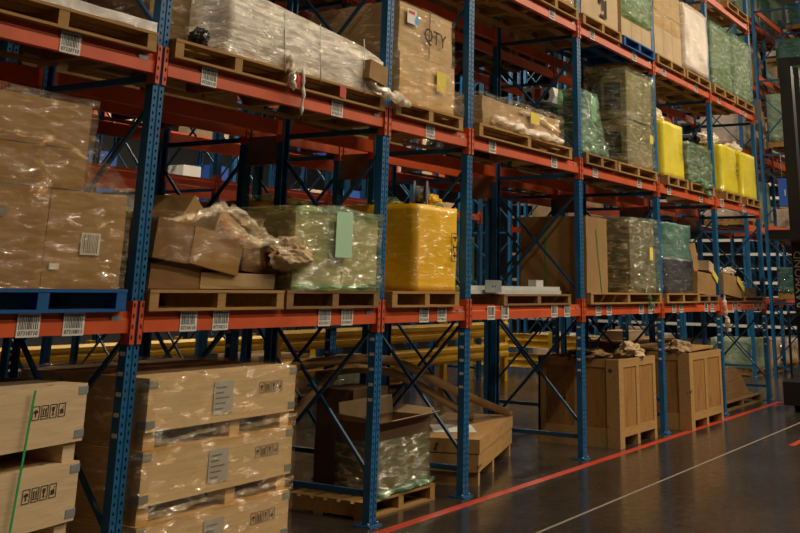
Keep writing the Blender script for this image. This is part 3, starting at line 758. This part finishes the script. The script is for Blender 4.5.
# bay 4: big plain carton with a green strap, and film wrapped cartons
pallet(12.0, 14.45, -.05, Z1, 'wide pine pallet under the tall carton and the olive wrapped stack', 'wood')
o = carton(12.0, 12.64, .0, .90, T1, 2.74, 'carton', 'card', 'tall plain brown carton with a green strap right of the fourth upright', seed=12, tape=False)
m_ = MB(); m_.box(-.008, .008, -.003, 0, 0, .78); m_.build('strap', M['strap'], o, (.12, -.456, .0), (0, math.radians(-11), 0))
m_ = MB(); m_.box(-.003, 0, -.008, .008, 0, .9); m_.build('strap', M['strap'], o, (-.325, .1, .0), (0, 0, 0))
r, a_, b_, h_ = load('olive film wrapped carton stack between the tall plain carton and the fifth upright', 13.44, 14.38, -.0, 1.08, T1, 2.78)
for (u0, u1, z0, z1, sd) in ((-a_, a_, 0, .3, 1), (-a_, a_, .305, .6, 2), (-a_, a_-.05, .605, h_, 3)):
    a = MB(); rough_box(a.bm, u0, u1, -b_+.01, b_-.02, z0, z1, 4, .01, sd); a.build('carton', M['card3'], r)
film_cover(-a_, a_, -b_, b_, 0, h_, r, 'film_green', 51, .012, .035, 12, .06)
paper(r, .16, .52, -b_-.055, .12, .17, 'yellow_paper', 'yellow_note')
ruffle([(.0, -b_-.03, .05), (.06, -b_-.06, -.1), (.12, -b_-.08, -.25)], .035, r, 'film_green2', 19)
# bay 5: teal/black wrapped column, broken cartons
pallet(14.66, 16.1, -.05, Z1, 'pale pallet under the green and black wrapped column', 'wood')
r, a_, b_, h_ = load('column wrapped dark green above and black below, right of the fifth upright', 14.68, 15.98, .0, 1.05, T1, 2.84)
a = MB(); rough_box(a.bm, -a_, a_, -b_, b_, .44, h_, 12, .04, 61, .1, 5); a.build('upper_wrap', M['teal'], r, smooth=True)
a = MB(); rough_box(a.bm, -a_-.02, a_+.02, -b_-.02, b_+.02, 0, .5, 10, .03, 62, .1, 6); a.build('lower_wrap', M['blackwrap'], r, smooth=True)
pallet(16.15, 17.2, -.02, Z1, 'dark pallet under the broken cartons left of the sixth upright', 'wood_dark', 1.0, .11)
T1b = Z1+.11
heap('square brown carton at the bottom of the broken cartons left of the sixth upright', 16.62, .3, T1b+.17, .9, .6, .33, (0, 3, 0), 'card', 11)
heap('tall brown carton leaning on the broken cartons left of the sixth upright', 16.35, .42, T1b+.64, .32, .4, .62, (0, -12, 0), 'card2', 12)
heap('open flap carton leaning right on the broken cartons left of the sixth upright', 16.78, .4, T1b+.56, .24, .35, .42, (0, -25, 0), 'card', 13)
m_ = MB(); m_.box(-.14, .14, -.004, .004, -.05, .05); tag(m_.build('yellow_paper', M['yellow_paper'], None, (17.02, -.02, T1b+.29), (0, .5, 0)), 'yellow paper strip hanging from the broken cartons left of the sixth upright', 'paper')
# bay 6
pallet(17.4, 19.9, -.02, Z1, 'low pallet under the small cartons at the right end of the lowest level', 'wood_dark', 1.0, .09)
T1c = Z1+.09
heap('square brown carton overhanging the beam right of the sixth upright', 17.85, .25, T1c+.17, 1.0, .6, .33, (0, 4, 0), 'card', 14)
heap('pale torn carton perched on the square carton right of the sixth upright', 17.7, .4, T1c+.42, .6, .4, .16, (0, 14, 0), 'card4', 15)
heap('low brown carton near the right end of the lowest beam', 19.1, .3, T1c+.08, 1.0, .5, .15, (0, 0, 0), 'card3', 16)
crumple(18.3, .15, T1c+.32, .12, 'white film scrap on the square carton right of the sixth upright', 6, 'whitewrap', (1.6, 1, .6))
m_ = MB(); m_.box(-.2, .2, -.004, .004, -.05, .05); tag(m_.build('yellow_paper', M['yellow_paper'], None, (18.25, -.075, T1c+.2), (0, .45, 0)), 'yellow paper strip by the carton overhanging right of the sixth upright', 'paper')
r = empty('hanging_film', (17.45, -.03, Z1-.45), 'grey film scrap hanging below the beam at the sixth upright', 'stretch film')
ruffle([(.1, 0, .0), (.05, 0, .15), (-.02, 0, .35), (-.05, 0, .60)], .04, r, 'film_milky', 31)

# ================================================================== level 2
Z2 = ZL[1]; T2 = Z2+PZ
pallet(3.3, 4.83, -.05, Z2, 'pallet with a white sheet on it at upper left', 'wood')
a = MB(); rough_box(a.bm, -.77, .77, -.58, .58, 0, .07, 14, .02, 71, .02, 4)
a.build('plastic_sheet', M['whitesheet'], None, (4.06, .53, T2), smooth=True); tag(COL.objects[-1], 'crinkled white plastic sheet folded over the pallet at upper left', 'plastic sheet')
r, a_, b_, h_ = load('bulky white wrapped bundle standing back on the white sheet at upper left', 3.1, 4.2, .35, 1.1, T2+.09, T2+.6)
a = MB(); rough_box(a.bm, -a_, a_, -b_, b_, 0, h_, 8, .05, 5, .1); a.build('bundle', M['whitewrap'], r, smooth=True)
# bay 1: long pallet, long wrapped cartons
pallet(5.0, 6.28, -.05, Z2, 'new pine pallet under the left half of the long milky wrapped load', 'wood')
pallet(6.3, 7.55, -.05, Z2, 'new pine pallet with red block ends under the right half of the milky load', 'wood')
for xr in (6.34, 6.9):
    m_ = MB(); m_.box(-.035, .035, -.004, .0, -.045, .045); m_.build('red_block_end', M['red'], [o for o in COL.objects if o.get('label', '').startswith('new pine pallet with red')][0], (xr-6.925+.0, -.579, .067))
r, a_, b_, h_ = load('long tan cartons under milky film, spanning two pallets right of the first upright', 5.5, 7.5, .0, 1.05, T2, 3.98)
prof = [(-a_, 0), (a_, 0), (a_-.05, .30), (a_-.3, .37), (-a_+.0, .50)]
a = MB(); a.prism(prof, 'y', -b_+.02, b_-.02); a.build('carton', M['card2'], r)
N = 22; a = MB(); V = {}
for i in range(N+1):
    for j in range(9):
        t = i/N; x = -a_-.02+(2*a_+.04)*t; top = .515-.13*t - (.08*max(0, t-.85)/.15)
        if j <= 4: z = .0+(top)*j/4; y = -b_-.02-.03*math.sin(j/4*math.pi)
        else: z = top+.01; y = -b_+(2*b_)*(j-4)/4
        d = noise.noise_vector(Vector((x*3, y*3, z*6)))*.028
        V[i, j] = a.bm.verts.new(Vector((x, y, z))+d)
for i in range(N):
    for j in range(8): a.bm.faces.new((V[i, j], V[i+1, j], V[i+1, j+1], V[i, j+1]))
a.bm.faces.new([V[0, j] for j in range(9)]); a.bm.faces.new([V[N, j] for j in range(9)])
a.build('milky_film', M['film_milky'], r, smooth=True)
for k, (x, zz) in enumerate(((-.35, .30), (.1, .28), (.72, .2))):
    m_ = MB(); m_.tube([(x, -b_-.06, -.04), (x-.02, -b_-.055, .2), (x-.03, -b_-.045, .45)], .005, 5); m_.build('string_tie', M['strap_white'], r)
ruffle([(-.32, -b_-.06, .10), (-.28, -b_-.07, -.02), (-.26, -b_-.07, -.16)], .035, r, 'film_milky', 3)
ruffle([(-.14, -b_-.06, .04), (-.13, -b_-.07, -.14), (-.14, -b_-.07, -.34)], .016, r, 'strap_white', 4)
ruffle([(.78, -b_-.06, .12), (.95, -b_-.10, .02), (1.1, -b_-.11, -.0), (1.35, -b_-.11, -.04)], .045, r, 'film_milky', 7)
heap('open brown carton end poking out of the milky film near the second upright', 7.33, -.04, T2+.17, .26, .16, .17, (0, 8, 0), 'card', 17)
# dark left carton with clear film
r, a_, b_, h_ = load('dark brown carton in clear film just right of the first upright, upper level', 5.04, 5.44, .3, 1.08, T2, 4.15)
a = MB(); rough_box(a.bm, -a_, a_, -b_, b_, 0, h_, 5, .01, 3); a.build('carton', M['card3'], r)
film_cover(-a_, a_, -b_, b_, 0, h_, r, 'film', 77, .012, .03, 10, .05)
crumple(5.36, .1, T2, .075, 'dark wheel-like castor bundle in film at the left end of the milky load', 9, 'blackwrap', (1, 1, 1.1))
# bay 2: tall QTY carton
pallet(7.72, 8.92, -.05, Z2, 'pallet under the tall hand marked carton', 'wood')
r, a_, b_, h_ = load('tall pair of tan cartons with QTY written by hand, right of the second upright', 7.79, 8.76, -.0, 1.05, T2, 4.46, 'cardboard boxes', 'tall_carton_stack')
a = MB(); rough_box(a.bm, -a_, a_-.02, -b_, b_, .48, h_, 6, .012, 21); a.build('carton', M['card4'], r)
a = MB(); rough_box(a.bm, -a_+.02, a_+.03, -b_-.01, b_, 0, .475, 6, .012, 22); a.build('carton', M['card4'], r)
film_cover(-a_, a_, -b_, b_, 0, h_-.02, r, 'film', 23, .014, .016, 10, .03)
film_cover(-a_, a_+.1, -b_-.02, b_, 0, .2, r, 'film', 29, .02, .03, 10, .03)
q = text_mesh('QTY', .2, M['ink'], 'handwriting', r, (.1, -b_-.036, .70), (math.pi/2, .05, 0), .001)
m_ = MB(); m_.box(-.40, -.24, -b_-.036, -b_-.034, .76, .90); lb = m_.build('sticker', M['white'], r)
m_ = MB(); m_.box(-.38, -.27, -b_-.038, -b_-.036, .855, .885, 0); m_.build('red_print', M['red'], lb)
m_ = MB(); m_.poly([(-.24, -b_-.039, .865), (-.19, -b_-.039, .80), (-.215, -b_-.039, .765), (-.255, -b_-.039, .775), (-.27, -b_-.039, .81)]); m_.build('blue_drop_mark', M['bluecap'], lb)
m_ = MB(); m_.box(-.01, .01, -b_-.034, -b_-.032, .48, .94); m_.build('tape_seam', M['card3'], r)
paper(r, .22, .29, -b_-.045, .17, .2, 'yellow_paper', 'yellow_note')
# bay 3: low long wrapped carton
pallet(9.25, 11.52, -.05, Z2, 'long pallet under the low wrapped brown carton', 'wood')
r, a_, b_, h_ = load('low long brown carton with a yellow note and crinkled film, right of the third upright', 9.38, 11.3, .0, .8, T2, 3.84)
a = MB(); rough_box(a.bm, -a_, a_, -b_, b_, 0, h_-.02, 8, .02, 24, .05); a.build('carton', M['card2'], r)
film_cover(-a_, a_, -b_, b_, 0, h_-.02, r, 'film', 25, .012, .03, 12, .06)
ruffle([(-.75, -b_-.03, .10), (-.3, -b_-.05, .07), (.2, -b_-.05, .06), (.7, -b_-.05, .05), (a_, -b_-.03, .06)], .045, r, 'film_milky', 41)
ruffle([(-.1, -b_-.02, .27), (.4, -b_-.03, .24), (a_-.05, -b_-.02, .16)], .022, r, 'film_milky', 43)
paper(r, .18, .22, -b_-.05, .22, .12, 'yellow_paper', 'yellow_note')
# rear rack, behind bay 3/4: black wrapped load with a white and red machine part
pallet(12.0, 14.4, 1.66, Z2, 'rear rack pallet under the black wrapped load', 'wood_dark')
r, a_, b_, h_ = load('wide black wrapped load in the rear rack behind the low brown carton', 12.6, 14.4, 1.7, 2.75, T2, 4.4)
a = MB(); rough_box(a.bm, -a_, a_, -b_, b_, 0, h_, 12, .06, 66, .1); a.build('black_wrap', M['blackwrap'], r, smooth=True)
r, a_, b_, h_ = load('black wrapped upright bundle at the back of the bay right of the fourth upright', 12.0, 13.3, .46, 1.12, T2, 4.20)
a = MB(); rough_box(a.bm, -a_, a_, -b_, b_, 0, h_, 12, .04, 67, .1); a.build('black_wrap', M['blackwrap'], r, smooth=True)
r = empty('machine_part', (12.45, .82, 4.235), 'white machine part with red panel and two dark openings on the black wrapped bundle', 'machine part', None, -math.pi/2); r.scale = (.62, .9, .85)
m_ = MB(); m_.prism([(-.38, 0), (.33, 0), (.41, .11), (.36, .25), (-.33, .28), (-.38, .22)], 'y', -.12, .2); m_.build('casing', M['white'], r)
m_ = MB(); m_.box(-.07, .07, -.128, -.118, .04, .24); m_.build('red_panel', M['red'], r)
for sx in (-.22, .2):
    m_ = MB(); m_.tube([(sx, -.13, .13), (sx, -.119, .13)], .08, 16); m_.build('opening', M['slot'], r)
# bay 4
pallet(11.94, 12.95, -.05, Z2, 'weathered pallet with the slumped green bag right of the fourth upright', 'wood_dark', 1.1, .14)
r, a_, b_, h_ = load('slumped cone shaped bundle in dark green film right of the fourth upright', 11.94, 12.85, .0, .40, Z2+.14, 4.35)
a = MB(); rough_box(a.bm, -a_, a_, -b_, b_, 0, h_, 12, .03, 81, .1)
for v in a.bm.verts:
    k = 1-.32*(v.co.z/h_); v.co.x = -a_+(v.co.x+a_)*k; v.co.y *= k
a.build('green_wrap', M['film_green2'], r, smooth=True)
a = MB(); rough_box(a.bm, -a_+.05, a_-.1, -b_+.1, b_-.1, 0, h_-.1, 6, .03, 82)
for v in a.bm.verts:
    k = 1-.35*(v.co.z/h_); v.co.x = -a_+(v.co.x+a_)*k; v.co.y *= k
a.build('contents', M['teal'], r)
paper(r, .05, .62, -b_+.06, .15, .32, 'green_paper', 'paper_sheet')
pallet(12.98, 14.45, -.05, Z2, 'pallet under the two tall wrapped carton layers left of the fifth upright', 'wood')
r, a_, b_, h_ = load('two high tan carton layers with black prints in green film left of fifth upright', 13.44, 14.4, .0, .6, T2, 4.83)
for (z0, z1, sd) in ((0, .63, 1), (.66, h_, 2)):
    a = MB(); rough_box(a.bm, -a_, a_, -b_, b_, z0, z1, 5, .01, sd); a.build('carton', M['card'], r)
    for yy in ((-.22, .02), (.07, .25)):
        m_ = MB(); m_.box(-a_-.014, -a_-.011, yy[0], yy[1], z0+.12, z1-.16); m_.build('black_print', M['slot'], r)
film_cover(-a_, a_, -b_, b_, 0, h_, r, 'film_green', 83, .02, .03, 12, .06)
paper(r, .3, .44, -b_-.06, .13, .12, 'yellow_paper', 'yellow_note')
# bay 5 and 6: yellow and green wrapped loads
def L2load(x0, x1, z1, what, label, seed, plabel, zb=Z2, pm='wood', film_='film_green', box='card', ph=.14):
    pallet(x0-.02, x1+.02, -.05, zb, plabel, pm, 1.12, ph)
    if what == 'yellow': return yellow_load(label, x0, x1, .0, 1.0, zb+ph, z1, seed, True, 'yellow_b')
    r, a_, b_, h_ = load(label, x0, x1, .0, 1.02, zb+ph, z1)
    n = 2
    for k in range(n):
        a = MB(); rough_box(a.bm, -a_+.01*k, a_-.02*k, -b_, b_, h_*k/n, h_*(k+1)/n-.01, 4, .01, seed+k); a.build('carton', M[box], r)
    film_cover(-a_, a_, -b_, b_, 0, h_, r, film_, seed, .02, .03, 12, .07)
    ruffle([(-a_, -b_-.03, .02), (0, -b_-.05, .04), (a_, -b_-.03, .02)], .04, r, film_, seed)
    return r
L2load(14.9, 15.8, 4.34, 'yellow', 'bright yellow wrapped load just right of the fifth upright, upper level', 91, 'pallet under the bright yellow load right of the fifth upright')
L2load(15.95, 17.12, 4.10, 'box', 'low pale green wrapped load between the yellow load and the sixth upright', 93, 'pallet under the low pale green wrapped load', film_='film_green2', box='card3')
L2load(17.8, 18.68, 4.33, 'yellow', 'bright yellow wrapped load just right of the sixth upright', 95, 'pallet under the yellow load right of the sixth upright')
L2load(19.05, 19.93, 4.33, 'yellow', 'bright yellow wrapped load at the right end of the upper level', 97, 'pallet under the last yellow load at the rack end')
r = empty('film_tail', (16.62, -.06, Z2-.02), 'green film tail hanging over the beam under the pale green load', 'stretch film')
ruffle([(-.2, 0, .22), (0, -.02, .1), (.15, -.02, -.04)], .05, r, 'film_green2', 71)
for k, (x, lb) in enumerate(((15.1, 'bright yellow load right of the fifth upright'), (17.9, 'yellow load right of the sixth upright'), (19.3, 'last yellow load'))):
    crumple(x, .25, 4.33, .16, f'white bagged fittings on the {lb}', 20+k, 'film_milky', (2.0, 1, .7))
    crumple(x+.3, .5, 4.33, .15, f'dark bagged fittings behind on the {lb}', 30+k, 'blackwrap', (1.6, 1, .8))

# ================================================================== level 3
Z3 = ZL[2]
def big(label, x0, x1, z1, mat, film_, pm, plabel, seed, rows=2, y0=0, yp=-.05, dp=1.12, zb=Z3, split=1):
    pallet(x0-.03, x1+.03, yp, zb, plabel, pm, dp, .14)
    r, a_, b_, h_ = load(label, x0, x1, y0, y0+1.02, zb+.14, z1)
    for k in range(rows):
        for j in range(split):
            a = MB(); u0 = -a_+2*a_*j/split; rough_box(a.bm, u0+.004, u0+2*a_/split-.004, -b_, b_, h_*k/rows, h_*(k+1)/rows-.008, 4, .01, seed+k); a.build('carton', M[mat], r)
    if film_: film_cover(-a_, a_, -b_, b_, 0, h_, r, film_, seed, .02, .03, 12, .06)
    return r
big('wrapped carton load at the top centre, left of the fourth upright', 10.5, 11.75, 6.3, 'card2', 'film', 'wood', 'pallet at the top centre of the view, left of the fourth upright', 101)
big('wrapped carton load in the upper level left of the top centre', 9.25, 10.4, 6.3, 'card', 'film', 'wood', 'pallet in the upper level just right of the third upright', 103)
r = big('large tan printed carton right of the fourth upright on the third level', 11.95, 13.2, 6.2, 'card4', None, 'wood', 'pine pallet under the large tan printed carton', 105, 1)
m_ = MB()
for (x0, x1, z0, z1) in ((-.05, .02, .28, .55), (.06, .10, .2, .5), (-.1, .3, .6, .64), (.15, .2, .1, .36), (-.02, .14, .1, .14)): m_.box(x0, x1, -.528, -.524, z0, z1)
m_.build('printed_panel', M['ink'], r)
r = big('tan cartons with pale green film above, on the blue pallet of the third level', 13.33, 14.5, 6.5, 'card4', None, 'blue_wood', 'blue painted pallet on the third level left of the fifth upright', 107, 1, split=3)
film_cover(-.54, .52, -.52, .52, .32, 1.2, r, 'film_green2', 108, .02, .03, 12, .05)
r = big('wooden slatted cartons with clear film right of the fifth upright, third level', 14.66, 15.88, 6.75, 'card4', None, 'wood', 'pallet under the slatted cartons right of the fifth upright', 109, 2, split=3)
film_cover(-.56, .59, -.52, .52, .5, 1.46, r, 'film', 110, .02, .03, 12, .05)
r = big('tall load in creased white wrap, third level', 16.0, 17.2, 6.42, 'card2', None, 'wood', 'pallet under the tall white wrapped load', 111, 1)
a = MB(); rough_box(a.bm, -.62, .62, -.55, .55, .02, 1.14, 12, .03, 112, .04, 4); a.build('white_wrap', M['whitewrap'], r, smooth=True)
big('tall green wrapped load right of the sixth upright, third level', 17.45, 18.65, 6.42, 'card2', 'film_green2', 'wood', 'pallet under the tall green wrapped load right of the sixth upright', 113)
big('green wrapped load at the right end of the third level', 18.8, 19.9, 6.46, 'card2', 'film_green2', 'wood', 'pallet under the last green wrapped load of the third level', 115)
# fourth level, right end
pallet(18.5, 19.9, -.05, ZL[3], 'topmost pallet at the rack end, in the upper right', 'wood')
crumple(19.2, .45, ZL[3]+PZ, .45, 'grey green film bundle on the topmost pallet at the rack end', 51, 'whitewrap', (1.2, 1, .9))

# further loads whose undersides or dim fronts show between the front ones
rear = [  # x0, x1, y0, level, height, box, film, where
 (5.05, 6.25, 1.66, 1, .9, 'card3', None, 'behind the dark carton right of the first upright'),
 (6.35, 7.55, 1.66, 1, 1.05, 'card', None, 'behind the right end of the milky load'),
 (9.3, 10.4, 1.66, 1, .3, 'card3', 'film', 'behind the low wrapped carton'),
 (14.7, 15.9, 1.66, 1, 1.2, 'card3', None, 'behind the bright yellow load'),
 (16.0, 17.1, 1.66, 1, .7, 'card', 'film', 'behind the low pale green load'),
 (17.4, 18.6, 1.66, 2, 1.0, 'card3', None, 'behind the tall green load'),
 (18.7, 19.9, 1.66, 2, 1.0, 'card', None, 'behind the last green load'),
 (12.0, 13.2, 1.66, 2, 1.0, 'card', None, 'behind the tan printed carton'),
 (13.3, 14.4, 1.66, 2, 1.0, 'card3', None, 'behind the blue pallet'),
 (9.3, 10.4, 1.66, 2, 1.0, 'card', None, 'above the long low carton at the back'),
 (10.5, 11.7, 1.66, 2, 1.0, 'card3', None, 'above the black wrapped load, left'),
 (7.8, 9.0, 1.66, 2, 1.0, 'card3', None, 'above the hand marked carton at the back'),
 (7.8, 9.0, -.05, 2, 1.0, 'card', None, 'on the beams right above the hand marked carton'),
 (5.05, 6.25, 1.66, 2, 1.0, 'card', None, 'high above the milky load, left'),
 (6.35, 7.55, 1.66, 2, 1.0, 'card3', None, 'high above the milky load, right'),
 (2.4, 3.5, 1.66, 1, .9, 'card3', None, 'at far left behind the white sheet'),
 (3.6, 4.8, 1.66, 1, .5, 'card', None, 'behind the pallet with the white sheet'),
 (5.05, 6.25, -.05, 2, 1.0, 'card', None, 'in front, high above the milky load on the left'),
 (6.35, 7.55, -.05, 2, 1.0, 'card3', None, 'in front, high above the milky load on the right'),
]
for k, (x0, x1, y, l, h, bx, fl, where) in enumerate(rear):
    pallet(x0, x1, y, ZL[l], f'{"rear rack " if y > 1 else ""}pallet {where}', 'wood_dark', 1.15)
    r, a_, b_, h_ = load(f'{"film wrapped " if fl else ""}brown carton load {where}{", rear rack" if y > 1 else ""}', x0+.03, x1-.03, y+.04, y+1.1, ZL[l]+PZ, ZL[l]+PZ+h, 'carton load', 'carton_load')
    a = MB(); rough_box(a.bm, -a_, a_, -b_, b_, 0, h_, 4, .012, k); a.build('carton', M[bx], r)
    if fl: film_cover(-a_, a_, -b_, b_, 0, h_, r, fl, k, .02, .03, 8, .06)
# far loads
rd = random.Random(11)
far = []
for (XX, y, nm) in ((XC, 6.04, 'far rack across the rear aisle'), (XB, .0, 'rack past the cross aisle'), (XB, 1.66, 'rear rack past the cross aisle')):
    for i in range(len(XX)-1):
        if XX[i] == 20.0: continue
        for l in range(-1, 3 if y == 6.04 else 5):
            for s in (0, 1):
                if rd.random() < ((.45 if l < 1 else .85) if y == 6.04 else (.55 if l < 2 else .15)): continue
                far.append((XX[i]+.1+s*1.3, XX[i]+1.3+s*1.3, y, ((ZL+[8.65])[l] if l >= 0 else 0), l, i, s, nm))
LN = {-1: 'floor', 0: 'lowest shelf', 1: 'second shelf', 2: 'third shelf', 3: 'fourth shelf', 4: 'fifth shelf'}
KIND = [('card2', 'brown'), ('whitewrap', 'white wrapped'), ('greenwrap', 'green wrapped'), ('card4', 'tan'), ('whitewrap', 'white wrapped'), ('teal', 'dark green')]
for k, (x0, x1, y, z, l, i, s, nm) in enumerate(far):
    mt, cn = KIND[rd.randrange(len(KIND))]
    pos = f'{ORD[i+1]} bay {"left" if s == 0 else "right"}, {LN[l]}'
    pallet(x0, x1, y, z, f'pallet in the {nm}, {pos}', 'wood', 1.1, group='far pallets')
    h = rd.uniform(.5, 1.25) if l >= 0 else rd.uniform(.45, .7)
    r, a_, b_, h_ = load(f'{cn} load in the {nm}, {pos}', x0+.04, x1-.04, y+.04, y+1.05, z+PZ, z+PZ+h, 'pallet load', 'pallet_load', 'far loads')
    a = MB(); rough_box(a.bm, -a_, a_, -b_, b_, 0, h_, 6, .02, k, .05); a.build('wrapped_goods', M[mt], r, smooth=True)

# ------------------------------------------------------------------ white edged shelving far down the aisle
def shelving(x, y, label):
    r = empty('shelving_unit', (x, y, 0), label, 'shelving', 'white edged shelving at the far end')
    for yy in (-1.3, 1.3):
        m_ = MB(); m_.box(-.05, .05, yy-.05, yy+.05, 0, 11.4); m_.box(.9, 1.0, yy-.05, yy+.05, 0, 11.4); m_.build('post', M['blue'], r)
    for k in range(20):
        m_ = MB(); m_.box(-.02, 1.0, -1.3, 1.3, .52+k*.55, .54+k*.55); m_.box(-.03, -.02, -1.3+.5*(k % 3), 1.3-.4*((k*2) % 5)*.5, .47+k*.55, .58+k*.55); m_.build('shelf', M['white'], r)
    m_ = MB(); m_.box(1.0, 1.03, -1.3, 1.3, 0, 11.4); m_.build('back_panel', M['backdark'], r)
    return r
sh0 = shelving(43, -8.2, 'tall white edged shelving unit at the far end, first from the right')
for k in range(1, 10): copy_tree(sh0, (43, -8.2+2.72*k, 0), f'tall white edged shelving unit at the far end, {ORD[k+1]} from the right')
rd = random.Random(5)
for i in range(len(XE)-1):
    for l in (0, 1, 2):
        for s_ in range(3):
            if rd.random() < .3: continue
            mt, cn = rd.choice([('whitewrap', 'white'), ('signblue', 'blue'), ('white', 'bright white'), ('card4', 'tan'), ('orange', 'orange')])
            w_, h = rd.uniform(.45, .75), rd.uniform(.4, 1.2); x = XE[i]+.15+s_*.85
            a = MB(); rough_box(a.bm, -w_/2, w_/2, -.57, .57, 0, h, 3, .004, i+l)
            tag(a.build('stored_box', M[mt], None, (x+w_/2, 12.98, ZL[l])), f'{cn} box in the farthest rack, {ORD[i+1]} bay, {LN[l]}, {ORD[s_+1]} from its left', 'box', 'boxes in the farthest rack')
# ------------------------------------------------------------------ yellow guard rails
def guard(p, q, label, zt=1.18, rails=2):
    r = empty('guard_rail', (p[0], p[1], 0), label, 'guard rail')
    d = Vector((q[0]-p[0], q[1]-p[1], 0)); n = max(1, round(d.length/2.2)); u = d.normalized(); nrm = Vector((u.y, -u.x, 0))
    for k in range(n+1):
        c = d*k/n; m_ = MB(); m_.box(c.x-.06, c.x+.06, c.y-.06, c.y+.06, 0, zt+.05); m_.build('rail_post', M['rail'], r)
    for z0 in (zt-.30, zt-.72)[:rails]:
        m_ = MB(); prof = [(0, 0), (.05, .05), (.05, .11), (.01, .15), (.05, .19), (.05, .25), (0, .30)]
        L_ = d.length; A = []; B = []
        for (o_, zz) in prof:
            A.append(nrm*(.07+o_)+Vector((0, 0, z0+zz))); B.append(nrm*(.07+o_)+d+Vector((0, 0, z0+zz)))
        va = [m_.bm.verts.new(v) for v in A]; vb = [m_.bm.verts.new(v) for v in B]
        for i in range(len(va)-1): m_.bm.faces.new((va[i], va[i+1], vb[i+1], vb[i]))
        o = m_.build('corrugated_rail', M['rail'], r); sd = o.modifiers.new('t', 'SOLIDIFY'); sd.thickness = .006
    return r
guard((12.9, 5.55), (20.2, 5.55), 'long double yellow guard rail along the rack across the rear aisle')
guard((9.0, 10.0), (19.5, 10.0), 'low single yellow guard rail far behind the flat crates at left', .8, 1)
guard((22.0, 3.2), (22.0, 7.4), 'yellow corrugated guard rail across the end of the rear aisle', .86)

# ------------------------------------------------------------------ lift truck at the right edge
r = empty('lift_truck', (19.4, -1.35, 0), 'black lift truck with tall mast and overhead guard at the right edge', 'lift truck')
m_ = MB(); m_.prism([(-1.0, .1), (1.6, .1), (1.6, .72), (.2, .72), (-.3, .5), (-1.0, .46)], 'y', -.45, .72); m_.build('chassis', M['black'], r)
for xx in (-.5, 1.3):
    for yy in (-.3, .6):
        m_ = MB(); m_.tube([(xx, yy-.06, .12), (xx, yy+.06, .12)], .12, 16); m_.build('wheel', M['slot'], r)
for (xx, yy) in ((-.5, .68), (-.5, -.4)):
    m_ = MB(); m_.bar((xx, yy, .44), (xx, yy, 1.5), .035, .035); m_.build('guard_post', M['black'], r)
m_ = MB(); m_.bar((-.5, .68, 1.5), (1.0, .68, 1.5), .05, .05); m_.bar((-.5, -.4, 1.5), (1.0, -.4, 1.5), .05, .05); m_.build('side_bar', M['black'], r)
m_ = MB(); m_.box(-.95, 1.0, -.45, .8, 2.74, 2.86)
for k in range(6): m_.box(-.9+k*.3, -.85+k*.3, -.45, .8, 2.86, 2.90)
m_.build('overhead_guard', M['black'], r)
m_ = MB()
for yy in (-.38, .70):
    m_.box(.55, .72, yy-.12, yy+.10, .5, 6.2); m_.box(.76, .9, yy-.10, yy+.06, .5, 5.9)
[m_.box(.60, .68, q, q+.1, .5, 6.0) for q in (-.2, .05, .25, .44)]; m_.box(.57, .7, -.38, .7, 6.05, 6.2); m_.box(.57, .7, -.38, .7, 3.4, 3.5); m_.build('mast', M['black'], r)
m_ = MB(); m_.tube([(.8, .3, .5), (.8, .3, 5.2)], .05, 12); m_.build('lift_cylinder', M['grey'], r)
text_mesh('RAYMOND', .2, M['white'], 'lettering', r, (.545, .69, 2.1), (math.pi/2, -math.pi/2, -math.pi/2), .002)

# ------------------------------------------------------------------ hanging aisle sign
r = empty('aisle_sign', (24.95, .6, 4.42), 'blue hanging aisle sign reading 10 beside the lift truck mast', 'aisle sign')
m_ = MB(); m_.box(-.015, .015, -.42, .24, -.64, 0); m_.build('sign_board', M['signblue'], r)
text_mesh('10', .2, M['white'], 'number', r, (-.018, .04, -.34), (math.pi/2, 0, -math.pi/2), .002)
m_ = MB()
for yy in (-.3, .15): m_.tube([(.02, yy, 0), (.02, yy, 4.98-4.42)], .01, 5)
m_.build('hanger', M['galv'], r)
m_ = MB(); m_.box(-.01, .01, -.15, .15, -.2, .2); m_.build('grey_plate', M['grey'], None, (20.10, .02, 5.25)); tag(COL.objects[-1], 'small grey plate on the rack end beside the lowest edge of the last green load', 'plate')
bpy.context.view_layer.update()
